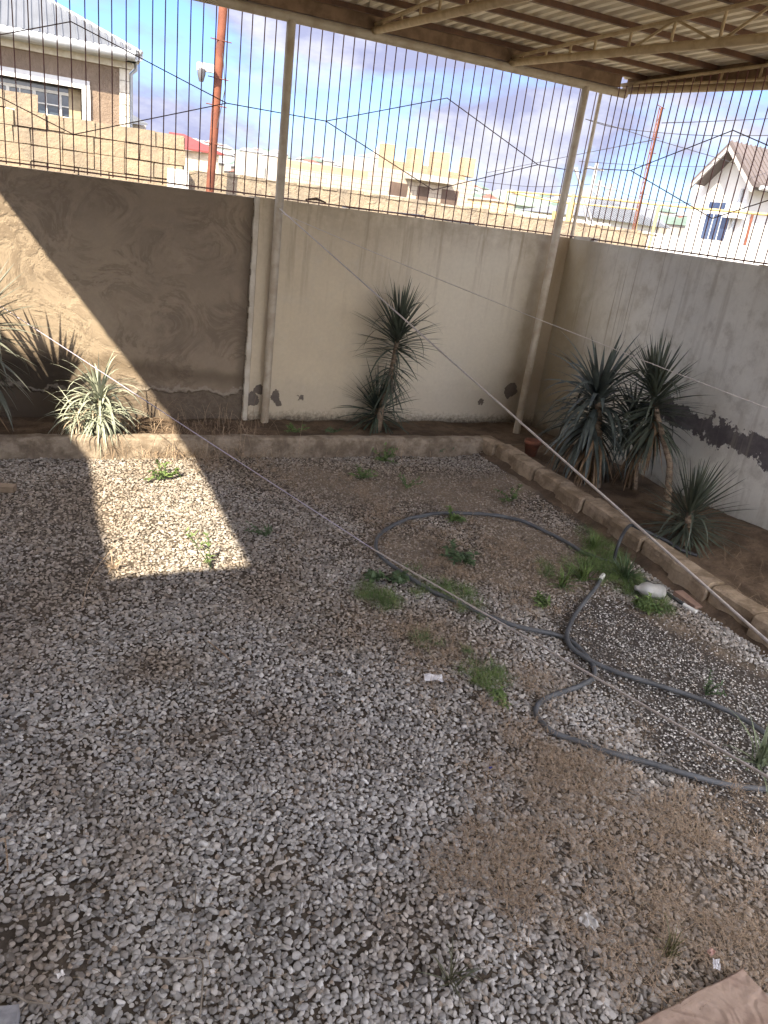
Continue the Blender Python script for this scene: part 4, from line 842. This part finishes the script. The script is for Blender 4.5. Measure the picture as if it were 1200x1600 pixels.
MB().tube([(q.x-.06, 11.45, q.z-.13), (q.x-.06, 11.45, q.z-.04), (q.x-.055, 11.45, q.z+.02)], [.03, .055, .05], 12).build('surveillance_camera', simple('dark_grey_plastic', (.10,.10,.11), None, 8, .4), rp)

# brown house with hip roof, behind the neighbour's wall
HY = 17.0
h = thing('house', (-2, HY, 0), 'brown rendered house with grey ribbed hip roof and white gutter at the left', 'house')
def mk():
    k = NM('brown_house_render', .9); x, y, z = k.xyz(); f = k.noise(14, 7, .75); k.color(k.mulc(k.mix(k.sstep(k.noise(2, 4), .4, .6), (.25, .19, .14), (.22, .165, .12)), k.rng(f, .8, 1.15))); k.bump(k.noise(11, 8, .8), 1., .05); return k.m
MB().box((-7, HY, -.2), (-3.3, HY+5, 4.06)).box((.82, HY, -.2), (1.385, HY+5, 4.06)).box((-3.3, HY, 3.66), (.82, HY+5, 4.06)).box((-3.3, HY, -.2), (.82, HY+5, 2.3)).build('wall', mk(), h)
b = MB()
for i in range(22): b.box((1.385, HY-.03, -.2+i*.2), (1.56, HY+.14, -.2+i*.2+.19))
b.build('corner_quoins', M_TRIM, h)
fr_ = MB().box((-3.4, HY-.05, 3.54), (.86, HY-.003, 3.68)).box((.72, HY-.052, 2.2), (.865, HY-.004, 3.54)).build('window_surround', M_WHITE, h)
wnd = MB().box((-3.3, HY+.32, 2.3), (.71, HY+.36, 3.53)).build('window', M_GLASS, h)
b = MB()
for x in np.arange(-3.2, .6, .44): b.box((x, HY+.27, 2.3), (x+.055, HY+.318, 3.42))
for x in np.arange(-3.2, .6, .22): b.box((x, HY+.28, 2.3), (x+.022, HY+.315, 3.42))
for z in (2.55, 2.86, 3.02, 3.2, 3.40): b.box((-3.2, HY+.272, z), (.5, HY+.316, z + (.05 if z in (2.86, 3.40) else .022)))
b.build('frame', M_FRAME, wnd); MB().box((.5, HY+.25, 2.3), (.71, HY+.33, 3.53)).build('jamb', simple('ochre_jamb', (.42,.34,.22)), wnd)
b = MB(); b.box((-7, HY-.07, 4.0), (1.6, HY+.1, 4.14)); b.build('cornice', M_TRIM, h)
b = MB()
b.tube([(-7.2, HY-.42, 4.19), (1.62, HY-.42, 4.19)], .085, 14); b.tube([(1.70, HY-.40, 4.19), (1.70, HY+5, 4.19)], .07, 12); b.box((-7, HY-.40, 4.11), (1.66, HY+.0, 4.15)); b.box((1.50, HY-.3, 4.11), (1.70, HY+5, 4.15)); b.build('gutter', M_ZINC, h)
dp = atY(209, 103, HY); b = MB(); b.tube([(1.69, HY+.1, 4.14), (1.69, HY+.1, 4.02), (1.60, HY+.1, 3.93), (1.60, HY+.1, .0)], .035, 10); b.build('downspout', M_ZINC, h)
M_SEAM = simple('grey_ribbed_roofing', (.11, .118, .13), (.085, .092, .10), 1.5, .45, .5)
A, B_, Cc, Dd_ = Vector((1.74, HY-.46, 4.25)), Vector((-7.2, HY-.46, 4.25)), Vector((-7.2, HY+2.54, 5.75)), Vector((-1.26, HY+2.54, 5.75)); E_ = Vector((1.74, HY+5.6, 4.25))
b = MB(); b.prism([A, Dd_, Cc, B_], (0, 0, -.03)); b.prism([E_, Dd_, A], (0, 0, -.03))
x = -7.1
while x < 1.7:
    t1 = min(1.0, (1.74 - x) / 3.0); p = Vector((x, HY-.46, 4.255)); q = p + Vector((0, 3.0, 1.5)) * t1 * .985; b.obox((p+q)/2, (.014, 0, 0), (q-p)/2, (0, -.01, .02)); x += .125
b.build('roof', M_SEAM, h); MB().tube([A, Dd_], .04, 6).build('ridge_cap', M_ZINC, h)
h = thing('house', (3.5, 30, 0), 'small grey roofed stone outbuilding peeping out behind the brown house', 'house')
q = atY(200, 196, 30); MB().box((q.x-4, 30, 0), (atY(228, 204, 30).x, 34, atY(228, 196, 30).z)).build('wall', simple('grey_stone', (.36,.33,.30)), h)
e = atY(231, 196, 29.6); MB().prism([(e.x-5, 29.6, e.z), (e.x, 29.6, e.z), (e.x-1.4, 31.5, e.z+.75), (e.x-5, 31.5, e.z+.75)], (0, 0, .06)).build('roof', M_SEAM, h)
h = thing('house', (9, 42, 0), 'small pale house with a red roof behind the rusty pole', 'house')
q0, q1 = atY(270, 240, 42), atY(350, 243, 42); MB().box((q0.x, 42.3, 0), (q1.x-.2, 48, q1.z)).build('wall', simple('pale_block_wall', (.55,.47,.36), None, 2), h)
MB().prism([(q0.x, 42, q1.z), (q1.x, 42, q1.z), (q1.x-1.5, 45, q1.z+.75), (q0.x+.2, 45, q1.z+.75)], (0, 0, .08)).build('roof', simple('red_roofing', (.20, .045, .04), (.17, .04, .035), 2, .5), h)

# unfinished block building
UY = 80
u = thing('unfinished_building', (30, UY, 1), 'unfinished pale block building with four bare brick pillars standing on it', 'building')
M_UW = mat_blocks('pale_blocks_far', (.36, .31, .255), (.31, .265, .215), (.20, .17, .14), .8, .42, bump=.3); M_UO = mat_blocks('fresh_orange_blocks', (.32, .245, .165), (.27, .21, .14), (.28, .21, .14), .8, .42, bump=.3); M_UC = simple('pale_concrete', (.34, .32, .29), (.29, .275, .25), .5, .9); M_DK = simple('dark_interior', (.10, .07, .055), None, .4, .9)
def pxbox(x0, x1, yt, yb, Y, dep, name, m, root):
    a, c_ = atY(x0, yt, Y), atY(x1, yt, Y); z1 = (a.z+c_.z)/2 if False else atY((x0+x1)/2, yt, Y).z; z0 = atY((x0+x1)/2, yb, Y).z
    return MB().box((a.x, Y, z0), (c_.x, Y+dep, z1)).build(name, m, root)
def pxprism(pts, Y, dep, name, m, root): return MB().prism([atY(x, y, Y) for x, y in pts], (0, dep, 0)).build(name, m, root)
pxprism([(386, 239), (433, 247), (433, 300), (384, 292)], UY-2, 5, 'wing', M_UC, u)
pxprism([(430, 247), (602, 272), (600, 284), (429, 258)], UY+.3, 3, 'top_course', M_UO, u)
pxprism([(429, 258), (600, 284), (596, 330), (426, 310)], UY, 3, 'long_wall', M_UW, u)
pxprism([(538, 243), (606, 250), (604, 275), (537, 266)], UY+6, 1, 'rear_wall', M_UC, u)
pxprism([(600, 222), (606, 250), (560, 243), (585, 240)], UY+7, 1, 'rear_wall', M_UC, u)
pxprism([(600, 262), (742, 284), (736, 332), (596, 312)], UY-4, 5, 'front_wall', M_UW, u)
for x0, x1, yt in ((600, 616, 224), (643, 661, 231), (679, 703, 237), (727, 743, 246)): pxprism([(x0+1, yt), (x1+1, yt+2), (x1-3, 278), (x0-3, 274)], UY-2.5, 1.3, 'pillar', M_UO, u)
for x0, x1, yt in ((618, 641, 251), (661, 678, 258), (704, 727, 268)): pxprism([(x0, yt), (x1, yt+4), (x1, 284), (x0, 280)], UY+3, 1, 'rear_rubble_wall', M_UO, u)
pxprism([(640, 274), (712, 284), (711, 289), (640, 279)], UY-5.2, 1.2, 'concrete_lintel', M_UC, u)
for pts in ([(610, 283), (638, 288), (635, 309), (607, 305)], [(653, 290), (672, 293), (668, 314), (650, 311)], [(691, 295), (717, 299), (713, 321), (688, 317)]): pxprism(pts, UY-4.03, .02, 'opening', M_DK, u)
pxprism([(607, 304), (637, 309), (637, 311), (607, 306)], UY-4.2, .15, 'board', M_UC, u)
for x0 in (409, 438, 468, 512, 590): pxprism([(x0, 262+(x0-430)*.15), (x0+5, 263+(x0-430)*.15), (x0+4, 282+(x0-430)*.15), (x0-1, 281+(x0-430)*.15)], UY-2.2, .1, 'concrete_post', M_UC if x0 != 590 else M_DK, u)

# white gabled house on the right
GX = 20.0
g = thing('house', (GX, 18, 0), 'bright white house with a brown ribbed gable roof and blue window', 'house')
LE, AP, RE = atX(1088, 289, GX), atX(1142, 240, GX), atX(1172, 296, GX)
ez = (LE.z + RE.z)/2
MB().prism([(GX, LE.y, 0), (GX, LE.y, LE.z), (GX, AP.y, AP.z), (GX, RE.y, RE.z), (GX, RE.y, 0)], (9, 0, 0)).build('wall', M_WHITE, g)
x_ = GX-.62; le, ap, re_ = atX(1079, 287, x_), atX(1140, 226, x_), atX(1175, 291, x_)
M_BR = simple('brown_roofing', (.11, .092, .088), (.09, .076, .072), 1, .5)
b = MB(); b.prism([le, ap, ap+Vector((10, 0, 0)), le+Vector((10, 0, 0))], (0, 0, .10)); b.prism([ap, re_, re_+Vector((10, 0, 0)), ap+Vector((10, 0, 0))], (0, -.01, .10))
dsl = re_-ap; xx = .05
while xx < 9.9: p = ap + Vector((xx, 0, .115)); b.obox(p+dsl/2, (.03, 0, 0), dsl/2, (0, -.01, .02)); xx += .2
b.build('roof', M_BR, g); b = MB(); b.tube([re_+Vector((.3, -.05, 0)), re_+Vector((10, -.05, 0))], .07, 8); b.build('gutter', M_ZINC, g)
b = MB(); b.prism([le+Vector((.0,0,-.0)), ap, ap+Vector((0,0,-.16)), le+Vector((0,.0,-.16))], (.06, 0, 0)); b.prism([ap, re_, re_+Vector((0,0,-.16)), ap+Vector((0,0,-.16))], (.06, 0, 0)); b.build('fascia', simple('grey_soffit_board', (.36,.34,.33)), g)
wy0, wy1 = atX(1150, 318, GX).y, atX(1109, 313, GX).y; wz1, wz0 = atX(1128, 314, GX).z, atX(1116, 377, GX).z
w = MB().box((GX-.04, wy0, wz0), (GX-.002, wy1, wz1)).build('window', M_FRAME, g)
dyw = (wy1-wy0); zt = wz1-(wz1-wz0)*.25; zb_ = wz1-(wz1-wz0)*.33
for i in range(2): MB().box((GX-.05, wy0+dyw*(.05+.47*i), zt), (GX-.041, wy0+dyw*(.47+.47*i), wz1-.05)).build('pane', M_BLUEG, w)
for i in range(3): MB().box((GX-.05, wy0+dyw*(.05+.31*i), wz0+.04), (GX-.041, wy0+dyw*(.32+.31*i), zb_)).build('pane', M_BLUEG, w)
q = atX(1153, 342, GX); MB().box((GX-.3, q.y-.35, q.z-.0), (GX-.05, q.y+.35, q.z+.45)).build('air_conditioner', M_WHITE, g)
MB().tube([(GX-.05, RE.y+.25, RE.z), (GX-.05, RE.y+.25, 0)], .045, 8).build('downspout', M_ZINC, g)
MB().tube([atX(1176, 335, GX-.2), atX(1158, 404, GX-.2)], .04, 8).build('rust_pipe', M_RUST, g)
# slate hip house and the low white walls
h = thing('house', (28, 35, 0), 'low white house with a slate grey hip roof beyond the corner of the yard', 'house')
a, c_ = atY(917, 343, 35), atY(1052, 354, 35); zz = (a.z+c_.z)/2; ap = atY(985, 310, 39)
MB().box((a.x+.5, 35.5, 0), (c_.x-.5, 41, zz)).build('wall', M_WHITE, h)
b = MB(); r0, r1 = Vector((a.x, 35, zz)), Vector((c_.x, 35, zz)); r2, r3 = Vector((c_.x, 42, zz)), Vector((a.x, 42, zz)); b.add([r0, r1, r2, r3, ap+Vector((-.3,0,0)), ap+Vector((.3,0,0))], [(0,1,5,4),(1,2,5),(2,3,4,5),(3,0,4),(0,3,2,1)])
for i in range(1, 26):
    t = i/26; p = r0.lerp(r1, t); top = ap.copy(); s_ = 1-abs(t-.5)*2; q = p + (Vector((p.x, ap.y, ap.z))-p)*s_*.97; b.obox((p+q)/2+Vector((0,-.02,.03)), (.025,0,0), (q-p)/2, (0,-.01,.02))
b.build('roof', simple('slate_roofing', (.15,.16,.18), (.12,.13,.145), 1, .6), h)
w = thing('garden_wall', (13, 16, 0), 'low sunlit white wall in front of the white gabled house', 'wall')
MB().box((10.4, 16.0, -.1), (19.5, 16.2, atY(1080, 372, 16).z)).build('wall_body', M_WHITE, w)
w = thing('garden_wall', (11, 20, 0), 'pale weathered wall stretch left of the slate roofed house', 'wall')
MB().box((13.6, 22, -.1), (17.2, 22.2, atY(940, 348, 22).z)).box((17.2, 22, -.1), (22, 22.2, atY(1010, 366, 22).z)).build('wall_body', simple('pale_weathered_wall', (.66,.62,.54), (.5,.46,.39), 1.2), w)
# gas pipe
gp = thing('gas_pipe', atZ(1030, 322, 3.0)*1.0, 'yellow overhead gas pipe on posts outside the corner of the yard', 'gas pipe')
P1, P2, P3, P4, P5 = atZ(793, 299, 3.), atZ(918, 308, 3.), atZ(1030, 320, 3.), atZ(1200, 335.5, 3.), atZ(1300, 344, 3.)
MB().tube([P1, P2], .022, 8).build('pipe', M_GAS, gp); MB().tube([P2, P3, P4, P5], [.024]*4, 8).build('pipe', M_GAS, gp)
MB().tube([P1, P1.lerp(P2, .05)+Vector((0,0,-.02)), atY(866, 315, P2.y+2), atY(995, 327, P3.y+1.5), atY(998, 333, P3.y+1.5), atY(993, 360, P3.y+1.5)], .02, 8).build('pipe', M_GAS, gp)
for P, r_ in ((P1, .018), (P3, .030)): MB().tube([P, Vector((P.x, P.y, 0))], r_, 8).build('pipe_post', M_GAS, gp)
q = atY(894, 315, 15); MB().tube([q, (q.x, q.y, 0)], .075, 10).build('pipe_post', M_GAS, gp); MB().tube([q+Vector((0,0,.16)), q], .03, 8).build('riser', M_GAS, gp)
q = atY(868, 330, 14.5); MB().box((q.x-.03, 14.5, 0), (q.x+.06, 14.56, q.z)).build('pipe_post', M_GAS, gp)
# lattice mast and poles
ms = thing('lattice_mast', (11.57, 14, 0), 'rust red lattice mast standing in front of the slate roofed house', 'mast')
p0, p1 = atY(988, 368, 14), atY(1033, 168, 14); dd = p1-p0; R3 = .032
cs = [Vector((R3*math.cos(a), R3*math.sin(a), 0)) for a in (0, 2.1, 4.2)]; f0 = p0 - dd*(p0.z/dd.z)
for c_ in cs: MB().tube([f0+c_, p1+c_], .010, 6).build('mast_leg', M_RUST, ms)
b = MB(); N = 52
for i in range(N):
    a = f0.lerp(p1, i/N); e = f0.lerp(p1, (i+1)/N); b.tube([a+cs[i%3], e+cs[(i+1)%3]], .006, 4)
b.build('lacing', M_RUST, ms)
MB().tube([p1+Vector((-.10, 0, .03)), p1+Vector((.10, 0, -.01))], .008, 5).build('cross_arm', M_RUST, ms)
for py in (212, 236, 300): q = p0+dd*(368-py)/200; MB().tube([q+Vector((-.03, 0, 0)), q+Vector((.13, 0, .0))], .008, 5).build('cross_arm', M_RUST, ms)
M_CONC = simple('grey_pole_concrete', (.36, .36, .37), None, 3, .9)
for i, (x, y, Y, ll) in enumerate(((933, 255, 45, 'tall grey utility pole beside the white corner post of the fence'), (938, 282, 50, 'wooden utility pole with a slanting strut left of the slate roof'), (956, 288, 55, 'thin utility pole just above the slate roof'))):
    up_ = thing('utility_pole', (atY(x, y, Y).x, Y, 0), ll, 'utility pole'); q = atY(x, y, Y); MB().tube([(q.x, Y, 0), q], [.17, .12], 8).build('pole_shaft', M_CONC, up_)
    MB().tube([(q.x-.6, Y, q.z-.35), (q.x+.6, Y, q.z-.35)], .07, 5).build('cross_arm', M_CONC, up_)
    if i == 1: MB().tube([(q.x-.1, Y, q.z-.9), (q.x-1.6, Y, q.z-4)], .07, 5).build('strut', M_CONC, up_)
sp = thing('utility_pole', (atY(905, 300, 20).x, 20, 0), 'leaning pair of thin grey struts between the corner posts', 'utility pole')
MB().tube([atY(898, 262, 20), atY(927, 352, 20)], .035, 6).build('strut', M_CONC, sp); MB().tube([atY(901, 262, 20), atY(918, 352, 20)], .03, 6).build('strut', M_CONC, sp)
def wire(pts, r, label):
    P = [atY(x, y, Y) for x, y, Y in pts]; one(MB().tube(smooth_path(P, 8), r, 4), 'overhead_wire', M_WIRE, label, 'wire')
wire([(915,186,20),(960,199,22),(1040,208,22),(1120,212,20),(1230,211,18)], .012, 'dark overhead wire sagging to the right just above the mast cross arm')
wire([(915,186,20),(960,198,20),(1020,217,18),(1115,245,19),(1150,256,20)], .010, 'overhead wire slanting down from the corner to the white gable')
wire([(760,270,28),(850,252,26),(930,236,22),(1019,219,14)], .010, 'overhead wire rising to the middle of the mast from the left')
wire([(1034,192,14),(1100,190,16),(1230,184,18)], .010, 'topmost overhead wire leaving the mast to the right')
wire([(905,252,40),(1000,258,40),(1100,260,40),(1230,254,40)], .016, 'faint far wire running level behind the mast')
wire([(740,282,60),(820,291,60),(880,291,60),(930,287,48)], .022, 'faint far wire sagging left of the far corner post')
wire([(956,290,55),(990,308,45),(1100,320,30)], .012, 'faint wire dropping from the thin pole over the slate roof')
# sheets stacked on top of the cream wall
b = MB(); b.obox((3.05, D+.17, ZW+.018), (.42, .01, .008), (0, .06, 0), (0, 0, .006)); b.obox((3.65, D+.16, ZW+.012), (.38, -.01, -.004), (0, .05, 0), (0, 0, .006))
one(b, 'sheet_offcut', simple('blue_grey_sheet', (.33, .40, .47), (.26, .32, .38), 3, .5), 'blue grey sheet offcuts lying on top of the cream wall behind the bars', 'sheet')
b = MB(); b.tube([(2.22, D+.08, ZW+.03), (2.32, D+.075, ZW+.05), (2.42, D+.08, ZW+.028)], [.008, .014, .006], 7); one(b, 'rubble', M_SOIL, 'dark lump of rubble on the wall top just right of the near post', 'rubble')

# far town on the slopes: one mass
R = random.Random(31); mats = [simple('far_pale_wall', (.26,.235,.20), None, .2), simple('far_white_wall', (.33,.315,.29), None, .2), simple('far_red_roof', (.22,.09,.07), None, .2), simple('far_grey_roof', (.26,.27,.29), None, .2), simple('far_green_roof', (.12,.17,.14), None, .2)]
me = MB(); mi = []
for i in range(900):
    d = R.choice([R.uniform(180, 300), R.uniform(250, 480), R.uniform(300, 520)]); az = math.radians(R.uniform(-25, 62)); x, y = d*math.sin(az), d*math.cos(az); z = far_h(x, y) - .5; s = R.uniform(2.5, 5); hh = R.uniform(2.2, 4)
    n0 = len(me.f); me.box((x-s, y-s, z), (x+s, y+s, z+hh)); mi += [R.choice([0, 0, 1])] * 6
    me.add([(x-s-.4, y-s-.4, z+hh), (x+s+.4, y-s-.4, z+hh), (x+s+.4, y+s+.4, z+hh), (x-s-.4, y+s+.4, z+hh), (x-s*.4, y, z+hh+1.8), (x+s*.4, y, z+hh+1.8)], [(0,1,5,4),(1,2,5),(2,3,4,5),(3,0,4)]); mi += [R.choice([2, 3, 3, 4, 3])] * 4
o = me.build('distant_town'); [o.data.materials.append(m) for m in mats]; o.data.polygons.foreach_set('material_index', mi); tag(o, 'far town of small houses on the slopes along the skyline', kind='stuff')
for px, w_, Y, m, ll in ((785, 22, 45, 'pale', 'small cream building with a flat roof right of the unfinished building'),):
    h = thing('house', (atY(px, 330, Y).x, Y, 0), ll, 'house'); q = atY(px, 316, Y); MB().box((q.x-.9, Y, 0), (q.x+.9, Y+3, q.z)).build('wall', M_LIME, h); MB().box((q.x-1, Y-.1, q.z+.0), (q.x+1, Y+3.1, q.z+.1)).build('roof', M_UC, h)
M_GW = simple('pale_green_wall', (.20, .25, .21), (.16, .20, .17), .5)
h = thing('shed', (atY(835, 340, 60).x, 60, 0), 'long pale green shed seen through the bars left of the far post', 'shed')
a, c_ = atY(790, 322, 60), atY(868, 336, 60); MB().box((a.x, 60, 0), (c_.x, 66, c_.z+.35)).build('wall', M_GW, h); MB().prism([(a.x-.3, 59.8, c_.z+.35), (c_.x+.3, 59.8, c_.z+.35), (c_.x+.3, 63, c_.z+1.1), (a.x-.3, 63, c_.z+1.1)], (0, 0, .1)).build('roof', M_GW, h)
h = thing('house', (atY(815, 320, 75).x, 75, 0), 'small white house with a red roof above the pale green shed', 'house')
q = atY(815, 316, 75); MB().box((q.x-1.7, 75, 0), (q.x+1.7, 78, q.z-.1)).build('wall', M_WHITE, h); MB().add([(q.x-2.1, 74.7, q.z-.1), (q.x+2.1, 74.7, q.z-.1), (q.x+2.1, 78.3, q.z-.1), (q.x-2.1, 78.3, q.z-.1), (q.x, 76.5, q.z+.7)], [(0,1,4),(1,2,4),(2,3,4),(3,0,4),(0,3,2,1)]).build('roof', mats[2], h)
